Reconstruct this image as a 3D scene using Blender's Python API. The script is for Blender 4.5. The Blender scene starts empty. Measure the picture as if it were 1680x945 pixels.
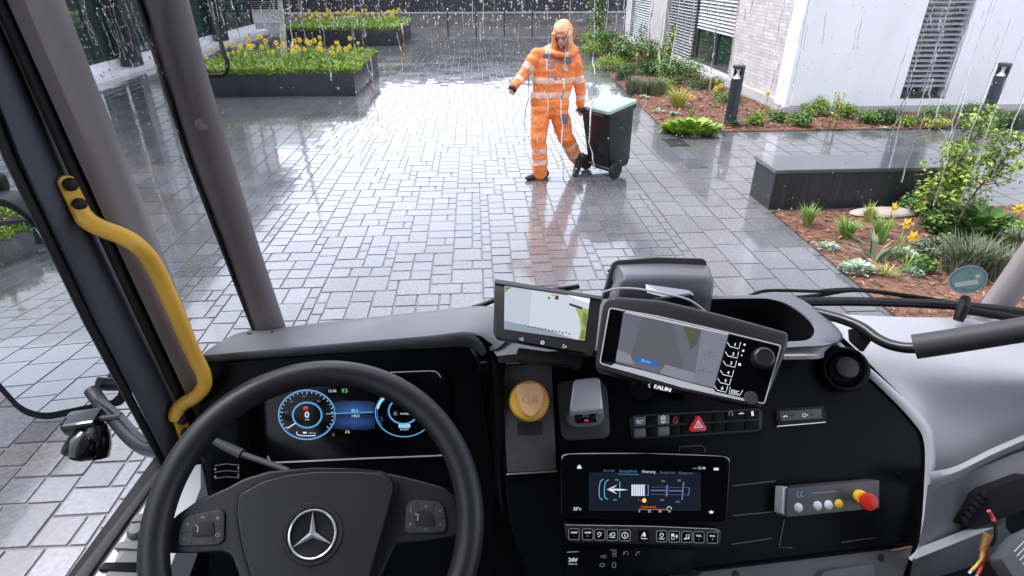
import bpy, bmesh, math, random
from mathutils import Vector as V, Matrix, noise
R = math.radians
rnd = random.Random(7)
sc = bpy.context.scene
col = sc.collection

# ------------------------------------------------------------------ camera, sky, sun, exposure
TH = R(28.2); FPX = 975.0; CAMZ = 2.3; YAW = R(3.46)
cam_d = bpy.data.cameras.new('camera'); cam = bpy.data.objects.new('camera', cam_d); col.objects.link(cam)
cam.location = (0, 0, CAMZ); cam.rotation_euler = (R(90) - TH, 0, 0)
cam_d.sensor_width = 36; cam_d.lens = FPX / 1680 * 36; cam_d.clip_start = .02; cam_d.clip_end = 500
sc.camera = cam
SUN_EL, SUN_ROT = 60, 290
w = bpy.data.worlds.new('World'); sc.world = w; w.use_nodes = True
nt = w.node_tree; bg = nt.nodes['Background']
sky = nt.nodes.new('ShaderNodeTexSky'); sky.sky_type = 'NISHITA'; sky.sun_disc = False
sky.sun_elevation = R(SUN_EL); sky.sun_rotation = R(SUN_ROT); sky.air_density = 1.2; sky.dust_density = 2.0; sky.ozone_density = 1.0
hs = nt.nodes.new('ShaderNodeHueSaturation'); hs.inputs['Saturation'].default_value = .32
tn = nt.nodes.new('ShaderNodeMixRGB'); tn.blend_type = 'MULTIPLY'; tn.inputs[0].default_value = 1; tn.inputs[2].default_value = (.98, .955, 1.035, 1)   # cool overcast
nt.links.new(sky.outputs[0], hs.inputs['Color']); nt.links.new(hs.outputs[0], tn.inputs[1]); nt.links.new(tn.outputs[0], bg.inputs[0])
bg.inputs[1].default_value = .15
sl = bpy.data.lights.new('sun', 'SUN'); sl.energy = .75; sl.angle = R(25); sl.color = (1, .97, .93)
so = bpy.data.objects.new('sun', sl); col.objects.link(so)
so.rotation_euler = (R(90 - SUN_EL), 0, R(180 - SUN_ROT))
sc.view_settings.view_transform = 'Standard'; sc.view_settings.look = 'None'
sc.view_settings.gamma = 1; sc.view_settings.use_curve_mapping = False
EXPO = 1.85; sc.view_settings.exposure = EXPO; EMS = 2 ** (.6 - EXPO)     # screens keep their own brightness whatever the exposure
sc.cycles.use_denoising = True
sc.cycles.max_bounces = 8; sc.cycles.transparent_max_bounces = 24; sc.cycles.sample_clamp_indirect = 4
sc.cycles.caustics_reflective = False; sc.cycles.caustics_refractive = False

# ------------------------------------------------------------------ geometry helpers
C0 = V((0, 0, CAMZ)); RX = V((1, 0, 0)); FW = V((0, math.cos(TH), -math.sin(TH))); UP = V((0, math.sin(TH), math.cos(TH)))
def ray(px, py): return FW + RX * ((px - 840) / FPX) - UP * ((py - 472.5) / FPX)
def P(px, py, d): return C0 + ray(px, py) * d            # a point d metres in front of the lens
def E(x, y, z=0.0):                                      # courtyard axes -> world
    return V((x * math.cos(YAW) - y * math.sin(YAW), x * math.sin(YAW) + y * math.cos(YAW), z))
EX = E(1, 0); EY = E(0, 1); UZ = V((0, 0, 1))
def G(px, py, z=0.0):                                    # where a sight line meets height z
    r = ray(px, py); return C0 + r * ((z - CAMZ) / r.z)
def PY(px, py, Y):                                       # where it meets the upright plane ext y = Y
    r = ray(px, py); return C0 + r * (Y / r.dot(EY))
def plane_hit(px, py, p0, n):
    r = ray(px, py); return C0 + r * ((p0 - C0).dot(n) / r.dot(n))
class Panel:
    """a real plane in the cab; outlines are given as sight lines on it"""
    def __init__(s, p0, nh, tilt):
        h = V((nh[0], nh[1], 0)).normalized()
        s.p0 = p0; s.n = (h * math.sin(R(tilt)) + UZ * math.cos(R(tilt))).normalized()
        s.e1 = V((-h.y, h.x, 0)); s.e2 = s.n.cross(s.e1)
    def at(s, px, py, h=0.0): return plane_hit(px, py, s.p0 + s.n * h, s.n)
    def px(s, px, py): return (s.at(px, py) - C0).dot(FW) / FPX

ORG = {}
MATS = {}
def mat(name, colr=(.5, .5, .5), rough=.5, metal=0, spec=.5, bump=None, var=None, coat=0, emit=None, trans=0, ior=1.45, var2=None, rvar=None, sheen=0):
    if name in MATS: return MATS[name]
    m = bpy.data.materials.new(name); m.use_nodes = True; t = m.node_tree; b = t.nodes['Principled BSDF']
    b.inputs['Base Color'].default_value = (*colr, 1); b.inputs['Roughness'].default_value = rough
    b.inputs['Metallic'].default_value = metal; b.inputs['Specular IOR Level'].default_value = spec; b.inputs['IOR'].default_value = ior
    if coat: b.inputs['Coat Weight'].default_value = coat; b.inputs['Coat Roughness'].default_value = .06
    if trans: b.inputs['Transmission Weight'].default_value = trans
    if emit: b.inputs['Emission Color'].default_value = (*emit[0], 1); b.inputs['Emission Strength'].default_value = emit[1] * EMS
    tc = None
    def nz(scale, det=4, stretch=None):
        nonlocal tc
        if tc is None: tc = t.nodes.new('ShaderNodeTexCoord')
        n = t.nodes.new('ShaderNodeTexNoise'); n.inputs['Scale'].default_value = scale; n.inputs['Detail'].default_value = det
        if stretch:
            mp = t.nodes.new('ShaderNodeMapping'); mp.inputs['Scale'].default_value = stretch
            t.links.new(tc.outputs['Object'], mp.inputs[0]); t.links.new(mp.outputs[0], n.inputs['Vector'])
        else: t.links.new(tc.outputs['Object'], n.inputs['Vector'])
        return n
    if var:
        n = nz(var[0], 5, var[3] if len(var) > 3 else None); r = t.nodes.new('ShaderNodeValToRGB')
        r.color_ramp.elements[0].position = .32; r.color_ramp.elements[1].position = .68
        r.color_ramp.elements[0].color = (*colr, 1); r.color_ramp.elements[1].color = (*var[1], 1)
        t.links.new(n.outputs[0], r.inputs[0]); t.links.new(r.outputs[0], b.inputs['Base Color'])
    if rvar:
        n = nz(rvar[0], 4); mr = t.nodes.new('ShaderNodeMapRange'); mr.inputs[1].default_value = .35; mr.inputs[2].default_value = .65
        mr.inputs[3].default_value = rvar[1]; mr.inputs[4].default_value = rvar[2]
        t.links.new(n.outputs[0], mr.inputs[0]); t.links.new(mr.outputs[0], b.inputs['Roughness'])
    if bump:
        n = nz(bump[0], 3, bump[3] if len(bump) > 3 else None); bp = t.nodes.new('ShaderNodeBump'); bp.inputs['Strength'].default_value = bump[1]
        bp.inputs['Distance'].default_value = bump[2] if len(bump) > 2 else .002
        t.links.new(n.outputs[0], bp.inputs['Height']); t.links.new(bp.outputs[0], b.inputs['Normal'])
    MATS[name] = m; return m

def thin_glass(name, tint=(.93, .96, .95), refl=1.0):
    m = bpy.data.materials.new(name); m.use_nodes = True; t = m.node_tree; t.nodes.clear()
    o = t.nodes.new('ShaderNodeOutputMaterial'); mx = t.nodes.new('ShaderNodeMixShader'); tr = t.nodes.new('ShaderNodeBsdfTransparent')
    gl = t.nodes.new('ShaderNodeBsdfGlossy'); gl.inputs['Roughness'].default_value = .02
    fr = t.nodes.new('ShaderNodeLayerWeight'); fr.inputs[0].default_value = .5; pw = t.nodes.new('ShaderNodeMath'); pw.operation = 'POWER'; pw.inputs[1].default_value = 5
    mu = t.nodes.new('ShaderNodeMath'); mu.operation = 'MULTIPLY_ADD'; mu.inputs[1].default_value = .8 * refl; mu.inputs[2].default_value = .03 * refl
    tr.inputs[0].default_value = (*tint, 1)
    t.links.new(fr.outputs['Facing'], pw.inputs[0]); t.links.new(pw.outputs[0], mu.inputs[0]); t.links.new(mu.outputs[0], mx.inputs[0]); t.links.new(tr.outputs[0], mx.inputs[1]); t.links.new(gl.outputs[0], mx.inputs[2]); t.links.new(mx.outputs[0], o.inputs[0])
    MATS[name] = m; return m

def emis(name, c=(1, 1, 1), s=1.0):
    return mat(name, (.01, .01, .01), .25, emit=(c, s))

def tag(o, label=None, cat=None, group=None, kind=None):
    if label: o['label'] = label
    if cat: o['category'] = cat
    if group: o['group'] = group
    if kind: o['kind'] = kind
    return o
def thing(name, label, cat, loc, group=None):
    o = bpy.data.objects.new(name, None); col.objects.link(o); o.location = loc; o.empty_display_size = .05
    tag(o, label, cat, group); ORG[o.name] = V(loc); return o

class MB:
    def __init__(s): s.v = []; s.f = []; s.m = []
    def add(s, vs, fs, mi=0):
        k = len(s.v); s.v += [V(x) for x in vs]
        for i, f in enumerate(fs):
            s.f.append([a + k for a in f]); s.m.append(mi if isinstance(mi, int) else mi[i])
        return s
    def addbm(s, bm, mi=0):
        bm.verts.index_update(); s.add([v.co.copy() for v in bm.verts], [[v.index for v in f.verts] for f in bm.faces], mi); bm.free(); return s
    def prism(s, base, top, mi=0, bev=0, seg=2, allb=False):
        """solid between two loops; bev rounds the rim of the top loop"""
        bm = bmesh.new(); b = [bm.verts.new(p) for p in base]; t = [bm.verts.new(p) for p in top]; n = len(base)
        tf = bm.faces.new(t); bf = bm.faces.new(b[::-1])
        for i in range(n): bm.faces.new((b[i], b[(i + 1) % n], t[(i + 1) % n], t[i]))
        bmesh.ops.recalc_face_normals(bm, faces=bm.faces)
        if bev:
            ed = list(bm.edges) if allb else list(tf.edges)
            bmesh.ops.bevel(bm, geom=ed, offset=bev, segments=seg, affect='EDGES', profile=.6, clamp_overlap=True)
        return s.addbm(bm, mi)
    def box(s, c, size, mi=0, bev=0, ax=None, seg=2):
        """box with centre c, full sizes, optional axes (3 vectors)"""
        ax = ax or (V((1, 0, 0)), V((0, 1, 0)), UZ); c = V(c); h = [a * (k / 2) for a, k in zip(ax, size)]
        base = [c + h[0] * i + h[1] * j - h[2] for i, j in ((-1, -1), (1, -1), (1, 1), (-1, 1))]
        return s.prism(base, [p + h[2] * 2 for p in base], mi, bev, seg, True)
    def ebox(s, x0, x1, y0, y1, z0, z1, mi=0, bev=0):
        return s.box(E((x0 + x1) / 2, (y0 + y1) / 2, (z0 + z1) / 2), (abs(x1 - x0), abs(y1 - y0), abs(z1 - z0)), mi, bev, (EX, EY, UZ))
    def tube(s, path, r, n=10, mi=0, closed=False, flat=None):
        path = [V(p) for p in path]; N = len(path); rs = r if isinstance(r, (list, tuple)) else [r] * N; rings = []
        up = None
        for i in range(N):
            a = path[(i - 1) % N] if (closed or i) else path[0]; b = path[(i + 1) % N] if (closed or i < N - 1) else path[-1]
            t = (b - a).normalized()
            if up is None:
                up = UZ if abs(t.z) < .9 else V((1, 0, 0))
            u = t.cross(up).normalized(); w_ = u.cross(t).normalized(); up = w_
            ring = []
            for k in range(n):
                an = 2 * math.pi * k / n; ring.append(path[i] + (u * math.cos(an) * (flat or 1) + w_ * math.sin(an)) * rs[i])
            rings.append(ring)
        vs = [p for q in rings for p in q]; fs = []
        for i in range(N if closed else N - 1):
            j = (i + 1) % N
            for k in range(n): fs.append((i * n + k, i * n + (k + 1) % n, j * n + (k + 1) % n, j * n + k))
        if not closed: fs.append(tuple(range(n))[::-1]); fs.append(tuple((N - 1) * n + k for k in range(n)))
        return s.add(vs, fs, mi)
    def lathe(s, prof, c, axis, n=24, mi=0, xdir=None, sx=1.0):
        """prof: (radius, height along axis)"""
        axis = V(axis).normalized(); u = xdir or (axis.cross(UZ) if abs(axis.z) < .95 else V((1, 0, 0))); u = (u - axis * u.dot(axis)).normalized(); w_ = axis.cross(u)
        c = V(c); vs = []; fs = []
        for r, h in prof:
            for k in range(n):
                a = 2 * math.pi * k / n; vs.append(c + axis * h + (u * math.cos(a) * sx + w_ * math.sin(a)) * max(r, 1e-5))
        for i in range(len(prof) - 1):
            for k in range(n): fs.append((i * n + k, i * n + (k + 1) % n, (i + 1) * n + (k + 1) % n, (i + 1) * n + k))
        fs.append(tuple(range(n))[::-1]); fs.append(tuple((len(prof) - 1) * n + k for k in range(n)))
        return s.add(vs, fs, mi)
    def grid(s, rows, mi=0, close=False):
        n = len(rows[0]); fs = []
        for i in range(len(rows) - 1):
            for k in range(n if close else n - 1): fs.append((i * n + k, i * n + (k + 1) % n, (i + 1) * n + (k + 1) % n, (i + 1) * n + k))
        return s.add([p for r in rows for p in r], fs, mi)
    def build(s, name, mats, parent=None, ang=40, loc=None, subd=0, flip=False, solid=0):
        me = bpy.data.meshes.new(name)
        if parent is not None:
            q = parent
            while q.parent: q = q.parent
            org = ORG[q.name]
        else: org = V(loc) if loc is not None else V((0, 0, 0))
        me.from_pydata([tuple(p - org) for p in s.v], [], s.f)
        mats = mats if isinstance(mats, (list, tuple)) else [mats]
        for m in mats: me.materials.append(m)
        me.polygons.foreach_set('material_index', s.m)
        if ang is not None:
            bm = bmesh.new(); bm.from_mesh(me)
            for f in bm.faces: f.smooth = True
            for e in bm.edges:
                e.smooth = (len(e.link_faces) != 2) or e.calc_face_angle(9) < R(ang)
            bm.to_mesh(me); bm.free()
        o = bpy.data.objects.new(name, me); col.objects.link(o)
        if solid:
            md = o.modifiers.new('solid', 'SOLIDIFY'); md.thickness = solid; md.offset = -1
        if subd:
            md = o.modifiers.new('sub', 'SUBSURF'); md.levels = subd; md.render_levels = subd
        if parent is not None: o.parent = parent
        else: o.location = org; ORG[o.name] = org
        return o

def baked(o):
    """replace an object's mesh by its evaluated one (modifiers applied)"""
    dg = bpy.context.evaluated_depsgraph_get(); dg.update()
    me = bpy.data.meshes.new_from_object(o.evaluated_get(dg)); old = o.data; mats = list(old.materials)
    o.modifiers.clear(); o.data = me
    if not me.materials:
        for m in mats: me.materials.append(m)
    return o

def rpoly(pts, r, seg=5):
    """round the corners of a 2D polygon; r one radius or one per corner"""
    out = []; n = len(pts)
    for i in range(n):
        p = V(pts[i]); a = V(pts[i - 1]); b = V(pts[(i + 1) % n]); rr = r[i] if isinstance(r, (list, tuple)) else r
        if rr <= 0: out.append((p.x, p.y)); continue
        da, db = (a - p), (b - p); k = min(rr, da.length * .48, db.length * .48)
        q0 = p + da.normalized() * k; q2 = p + db.normalized() * k
        for j in range(seg + 1):
            t = j / seg; q = q0 * (1 - t) ** 2 + p * 2 * t * (1 - t) + q2 * t * t; out.append((q.x, q.y))
    return out
def smooth2(pts, n=6, closed=False):
    """Catmull-Rom through points (any dimension)"""
    pts = [V(p) for p in pts]; out = []; N = len(pts)
    for i in range(N if closed else N - 1):
        g = lambda k: pts[k % N] if closed else pts[min(max(k, 0), N - 1)]
        p0, p1, p2, p3 = g(i - 1), g(i), g(i + 1), g(i + 2)
        for j in range(n):
            t = j / n; out.append(.5 * ((2 * p1) + (p2 - p0) * t + (2 * p0 - 5 * p1 + 4 * p2 - p3) * t * t + (3 * p1 - p0 - 3 * p2 + p3) * t ** 3))
    if not closed: out.append(pts[-1])
    return out
def slab(mb, pan, pts, h0, h1, mi=0, bev=0, seg=2):
    top = [pan.at(x, y, h1) for x, y in pts]; base = [p - pan.n * (h1 - h0) for p in top]
    return mb.prism(base, top, mi, bev, seg)
def stroke(mb, pan, pts, wpx, h, mi=0, closed=False):
    pts = [V((p[0], p[1])) for p in pts]; n = len(pts)
    L = []; Rr = []
    for i in range(n):
        a = pts[(i - 1) % n] if (closed or i) else pts[0]; b = pts[(i + 1) % n] if (closed or i < n - 1) else pts[-1]
        t = (b - a).normalized(); q = V((-t.y, t.x)) * (wpx / 2)
        L.append(pan.at(*(pts[i] + q), h)); Rr.append(pan.at(*(pts[i] - q), h))
    vs = L + Rr; fs = []
    for i in range(n if closed else n - 1):
        j = (i + 1) % n; fs.append((i, j, n + j, n + i))
    return mb.add(vs, fs, mi)
def fill(mb, pan, pts, h, mi=0):
    return mb.add([pan.at(x, y, h) for x, y in pts], [tuple(range(len(pts)))], mi)
def arc(cx, cy, rx, ry, a0, a1, n=28, rot=0):
    o = []
    for i in range(n + 1):
        a = R(a0 + (a1 - a0) * i / n); x, y = rx * math.cos(a), -ry * math.sin(a); c, s = math.cos(R(rot)), math.sin(R(rot))
        o.append((cx + x * c - y * s, cy + x * s + y * c))
    return o
def rect(x0, y0, x1, y1): return [(x0, y0), (x1, y0), (x1, y1), (x0, y1)]
_tx = {}
def glyphs(t):
    if t not in _tx:
        c = bpy.data.curves.new('t', 'FONT'); c.body = t; c.size = 1; c.align_x = 'CENTER'; c.align_y = 'CENTER'; c.resolution_u = 2
        o = bpy.data.objects.new('t', c); col.objects.link(o)
        dg = bpy.context.evaluated_depsgraph_get(); dg.update(); me = bpy.data.meshes.new_from_object(o.evaluated_get(dg))
        _tx[t] = ([v.co.copy() for v in me.vertices], [tuple(p.vertices) for p in me.polygons])
        bpy.data.objects.remove(o); bpy.data.curves.remove(c); bpy.data.meshes.remove(me)
    return _tx[t]
def text(mb, pan, t, px, py, size, h, mi=0, rot=0, sx=1.0, shear=0, bold=0):
    vs, fs = glyphs(t); c, s = math.cos(R(rot)), math.sin(R(rot))
    for dx in ((0,) if not bold else (-bold, bold)):
        o = []
        for v in vs:
            x, y = v.x * size * sx + dx + shear * v.y * size, -v.y * size; o.append(pan.at(px + x * c - y * s, py + x * s + y * c, h + (dx > 0) * .00005))
        mb.add(o, fs, mi)
    return mb
def mlerp(a, b, t): return a + (b - a) * t

# ------------------------------------------------------------------ courtyard materials
JOINT = mat('joint_sand', (.085, .083, .083), .25, var=(3, (.13, .128, .126)), spec=.8)
MULCH = mat('bark_mulch', (.12, .052, .03), .75, var=(22, (.24, .12, .072)), bump=(60, .9, .02))
CHIP = [mat('bark_chip_%s' % k, c, .7, var=(30, tuple(x * .6 for x in c))) for k, c in (('red', (.25, .105, .06)), ('pale', (.40, .25, .18)), ('dark', (.11, .05, .03)))]
ANTH = mat('anthracite_metal', (.022, .025, .03), .32, var=(2.5, (.032, .036, .042)), rvar=(6, .22, .42), bump=(3, .1, .004))
BOLT_PAINT = mat('bollard_paint', (.03, .035, .045), .3, rvar=(9, .22, .4))
RENDER_W = mat('white_render', (.80, .80, .80), .8, var=(1.1, (.86, .865, .87), 0, (2.2, 2.2, .35)), bump=(90, .25, .003))
PLINTH = mat('pale_concrete', (.42, .41, .40), .6, var=(2.2, (.52, .51, .5)), bump=(40, .3, .003))
WALLB = mat('brown_grey_wall', (.16, .145, .14), .55, var=(1.6, (.25, .23, .22)), bump=(30, .4, .004))
SLAT = mat('blind_slat', (.5, .51, .53), .35, metal=.35, rvar=(4, .25, .45))
DARKF = mat('dark_window_frame', (.03, .033, .037), .35)
PANE = mat('window_pane', (.012, .02, .02), .03, spec=.9, ior=1.75)
PANEG = mat('tinted_pane', (.02, .045, .04), .03, spec=1.0, ior=1.9)
STEEL = mat('galvanised_steel', (.45, .46, .48), .35, metal=.9)

# brick
BRICK = bpy.data.materials.new('pale_brick'); BRICK.use_nodes = True
t = BRICK.node_tree; b = t.nodes['Principled BSDF']; tc = t.nodes.new('ShaderNodeTexCoord'); sp = t.nodes.new('ShaderNodeSeparateXYZ'); cb = t.nodes.new('ShaderNodeCombineXYZ'); br = t.nodes.new('ShaderNodeTexBrick')
t.links.new(tc.outputs['Object'], sp.inputs[0]); t.links.new(sp.outputs['Y'], cb.inputs[0]); t.links.new(sp.outputs['Z'], cb.inputs[1]); t.links.new(cb.outputs[0], br.inputs['Vector'])
br.inputs['Color1'].default_value = (.47, .445, .445, 1); br.inputs['Color2'].default_value = (.62, .60, .60, 1); br.inputs['Mortar'].default_value = (.36, .355, .355, 1)
br.inputs['Scale'].default_value = 1; br.inputs['Brick Width'].default_value = .28; br.inputs['Row Height'].default_value = .065; br.inputs['Mortar Size'].default_value = .006; br.inputs['Mortar Smooth'].default_value = .3
nz = t.nodes.new('ShaderNodeTexNoise'); nz.inputs['Scale'].default_value = 5; nz.inputs['Detail'].default_value = 6; t.links.new(tc.outputs['Object'], nz.inputs['Vector'])
mx = t.nodes.new('ShaderNodeMixRGB'); mx.blend_type = 'MULTIPLY'; mx.inputs[0].default_value = .5
t.links.new(br.outputs[0], mx.inputs[1]); rp = t.nodes.new('ShaderNodeValToRGB'); rp.color_ramp.elements[0].position = .35; rp.color_ramp.elements[0].color = (.72, .69, .67, 1); rp.color_ramp.elements[1].position = .6
t.links.new(nz.outputs[0], rp.inputs[0]); t.links.new(rp.outputs[0], mx.inputs[2]); t.links.new(mx.outputs[0], b.inputs['Base Color']); b.inputs['Roughness'].default_value = .75
bp = t.nodes.new('ShaderNodeBump'); bp.inputs['Strength'].default_value = .7; bp.inputs['Distance'].default_value = .006; bp.invert = True; t.links.new(br.outputs['Fac'], bp.inputs['Height']); t.links.new(bp.outputs[0], b.inputs['Normal'])

# wet paving stones
PAVE = bpy.data.materials.new('wet_paving_stone'); PAVE.use_nodes = True
t = PAVE.node_tree; b = t.nodes['Principled BSDF']; at = t.nodes.new('ShaderNodeAttribute'); at.attribute_name = 'tone'
tc = t.nodes.new('ShaderNodeTexCoord')
def noi(s, d, strch=None):
    n = t.nodes.new('ShaderNodeTexNoise'); n.inputs['Scale'].default_value = s; n.inputs['Detail'].default_value = d; t.links.new(tc.outputs['Object'], n.inputs['Vector']); return n
n1 = noi(38, 6); r1 = t.nodes.new('ShaderNodeMapRange'); r1.inputs[1].default_value = .3; r1.inputs[2].default_value = .7; r1.inputs[3].default_value = .72; r1.inputs[4].default_value = 1.2
t.links.new(n1.outputs[0], r1.inputs[0])
n3 = noi(.45, 4); r3 = t.nodes.new('ShaderNodeMapRange'); r3.inputs[1].default_value = .35; r3.inputs[2].default_value = .65; r3.inputs[3].default_value = .8; r3.inputs[4].default_value = 1.15
t.links.new(n3.outputs[0], r3.inputs[0])
m1 = t.nodes.new('ShaderNodeMath'); m1.operation = 'MULTIPLY'; t.links.new(r1.outputs[0], m1.inputs[0]); t.links.new(r3.outputs[0], m1.inputs[1])
vm = t.nodes.new('ShaderNodeVectorMath'); vm.operation = 'SCALE'; t.links.new(at.outputs['Color'], vm.inputs[0]); t.links.new(m1.outputs[0], vm.inputs['Scale']); t.links.new(vm.outputs[0], b.inputs['Base Color'])
n2 = noi(1.3, 5); r2 = t.nodes.new('ShaderNodeMapRange'); r2.inputs[1].default_value = .36; r2.inputs[2].default_value = .62; r2.inputs[3].default_value = .06; r2.inputs[4].default_value = .21
t.links.new(n2.outputs[0], r2.inputs[0]); t.links.new(r2.outputs[0], b.inputs['Roughness']); b.inputs['IOR'].default_value = 1.5; b.inputs['Specular IOR Level'].default_value = .6
bp = t.nodes.new('ShaderNodeBump'); bp.inputs['Strength'].default_value = .2; bp.inputs['Distance'].default_value = .002; n4 = noi(55, 3); t.links.new(n4.outputs[0], bp.inputs['Height']); t.links.new(bp.outputs[0], b.inputs['Normal'])
b.inputs['Coat Weight'].default_value = .8; b.inputs['Coat Roughness'].default_value = .04; b.inputs['Coat IOR'].default_value = 1.45

# ------------------------------------------------------------------ ground, paving
g = MB(); S = 220
g.add([V((-S, -S, -.008)), V((S, -S, -.008)), V((S, S, -.008)), V((-S, S, -.008))], [(0, 1, 2, 3)])
tag(g.build('ground', JOINT), 'dark joint sand bed under the paving', kind='structure')

def paving():
    vs = []; fs = []; tone = []; J = .0035
    def stone(x0, x1, y0, y1):
        k = len(vs); a = rnd.uniform(-1, 1) * .0006; c = rnd.uniform(-1, 1) * .0006; z = rnd.uniform(-.0012, .0012); ch = .005
        x0 += J; x1 -= J; y0 += J; y1 -= J
        jx = [rnd.uniform(-.003, .003) for _ in range(4)]
        q = [(x0 + jx[0], y0 + jx[1]), (x1 + jx[2], y0 + jx[3]), (x1 + jx[1], y1 + jx[0]), (x0 + jx[3], y1 + jx[2])]
        for (x, y), (sx, sy) in zip(q, ((1, 1), (-1, 1), (-1, -1), (1, -1))):
            vs.append(E(x, y, -.016))
            vs.append(E(x + sx * ch, y + sy * ch, z + a * (1 if sx < 0 else -1) + c * (1 if sy < 0 else -1)))
        fs.append((k + 1, k + 3, k + 5, k + 7))
        for i in range(4):
            j = (i + 1) % 4; fs.append((k + 2 * i, k + 2 * j, k + 2 * j + 1, k + 2 * i + 1))
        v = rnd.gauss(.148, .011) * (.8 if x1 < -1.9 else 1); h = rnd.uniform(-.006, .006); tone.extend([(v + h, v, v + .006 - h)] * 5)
    # columns of stones running away from the truck on both sides
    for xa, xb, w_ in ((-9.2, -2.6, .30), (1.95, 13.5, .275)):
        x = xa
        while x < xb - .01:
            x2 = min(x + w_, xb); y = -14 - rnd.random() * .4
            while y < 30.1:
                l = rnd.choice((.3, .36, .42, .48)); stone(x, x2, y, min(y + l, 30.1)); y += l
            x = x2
    # mixed-size bond in the middle
    cz = .0875; nx = int(4.55 / cz) ; ny = int(39 / cz); occ = [[0] * (ny + 4) for _ in range(nx + 4)]
    sizes = [(2, 2), (2, 2), (3, 2), (2, 3), (2, 2), (3, 3), (1, 2), (2, 1), (1, 1)]
    for j in range(ny):
        for i in range(nx):
            if occ[i][j]: continue
            o = sizes[:6]; rnd.shuffle(o)
            for (a, c) in o + [(1, 2), (2, 1), (1, 1)]:
                if i + a > nx: continue
                if all(not occ[i + p][j + q] for p in range(a) for q in range(c)):
                    for p in range(a):
                        for q in range(c): occ[i + p][j + q] = 1
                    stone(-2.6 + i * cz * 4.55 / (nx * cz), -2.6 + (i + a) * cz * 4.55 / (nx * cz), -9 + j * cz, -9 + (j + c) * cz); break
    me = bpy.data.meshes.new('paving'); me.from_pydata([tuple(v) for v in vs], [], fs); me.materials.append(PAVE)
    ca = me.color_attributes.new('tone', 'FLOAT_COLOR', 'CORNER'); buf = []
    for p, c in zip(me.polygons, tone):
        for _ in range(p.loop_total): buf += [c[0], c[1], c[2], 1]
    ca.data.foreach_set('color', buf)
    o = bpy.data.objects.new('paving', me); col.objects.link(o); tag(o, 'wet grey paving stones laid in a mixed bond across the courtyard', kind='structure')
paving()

# mulch beds: sheet plus loose chips
def bed(name, poly, n, label, size=(.02, .06)):
    mb = MB(); mb.add([E(x, y, .012) for x, y in poly], [tuple(range(len(poly)))], 0)
    xs = [p[0] for p in poly]; ys = [p[1] for p in poly]
    def inside(x, y):
        r = False
        for i in range(len(poly)):
            (x1, y1), (x2, y2) = poly[i - 1], poly[i]
            if (y1 > y) != (y2 > y) and x < (x2 - x1) * (y - y1) / (y2 - y1) + x1: r = not r
        return r
    k = 0
    while k < n:
        x, y = rnd.uniform(min(xs), max(xs)), rnd.uniform(min(ys), max(ys))
        if not inside(x, y): continue
        k += 1; a = rnd.uniform(0, 6.28); l = rnd.uniform(*size); w_ = l * rnd.uniform(.25, .5); d = V((math.cos(a), math.sin(a), rnd.uniform(-.35, .35))); e = V((-math.sin(a), math.cos(a), rnd.uniform(-.5, .5)))
        c = E(x, y, .02 + rnd.random() * .025)
        mb.add([c - d * l / 2 - e * w_ / 2, c + d * l / 2 - e * w_ / 3, c + d * l / 2 + e * w_ / 2, c - d * l / 2 + e * w_ / 3], [(0, 1, 2, 3)], rnd.choice((1, 1, 2, 3)))
    tag(mb.build(name, [MULCH] + CHIP, ang=None), label, 'mulch', kind='stuff')
bed('mulch_bed', [(3.05, 9.36), (14, 9.36), (14, 10.57), (5.5, 10.57), (5.68, 24), (4.3, 24.5), (3.32, 15)], 9000, 'red brown bark mulch of the planted bed along the office walls', (.03, .09))
bed('mulch_bed', [(3.06, 1.5), (9.5, 1.5), (9.5, 5.84), (3.14, 5.84)], 9000, 'red brown bark mulch of the bed in front of the dark bench')

# ------------------------------------------------------------------ office building on the right
ob = thing('office_building', 'pale brick and white rendered office building with louvre blinds behind the planted bed', 'building', E(5.7, 14, 0))
H2 = 6.2
m = MB(); m.ebox(5.7, 6.1, 10.64, 13.75, .16, H2); m.build('brick_wall', BRICK, ob, None)
m = MB(); m.ebox(5.62, 6.1, 10.58, 24.0, -.02, .157, 0, .008); m.ebox(5.5, 5.618, 13.7, 24, -.02, .1, 0, .008); m.ebox(5.46, 16, 10.56, 10.63, -.02, .13, 0); m.build('plinth', PLINTH, ob, None)
m = MB()   # white front with one window opening
m.ebox(5.52, 7.62, 10.58, 11.0, .133, H2); m.ebox(8.47, 16, 10.58, 11.0, .133, H2); m.ebox(7.62, 8.47, 10.58, 11.0, .133, .25); m.ebox(7.62, 8.47, 10.58, 11.0, 2.75, H2)
m.ebox(6.1, 16, 11.003, 24, .16, H2); m.build('rendered_wall', RENDER_W, ob, None)
for y0, y1, z0, nm in ((18.95, 20.75, .16, 'column'), (23.2, 24.0, .16, 'column'), (13.752, 18.948, 2.85, 'lintel'), (20.752, 23.198, 2.85, 'lintel')): m = MB(); m.ebox(5.7 if nm == 'column' else 5.702, 6.1, y0, y1, z0, H2); m.build(nm, PLINTH, ob, None)
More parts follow.
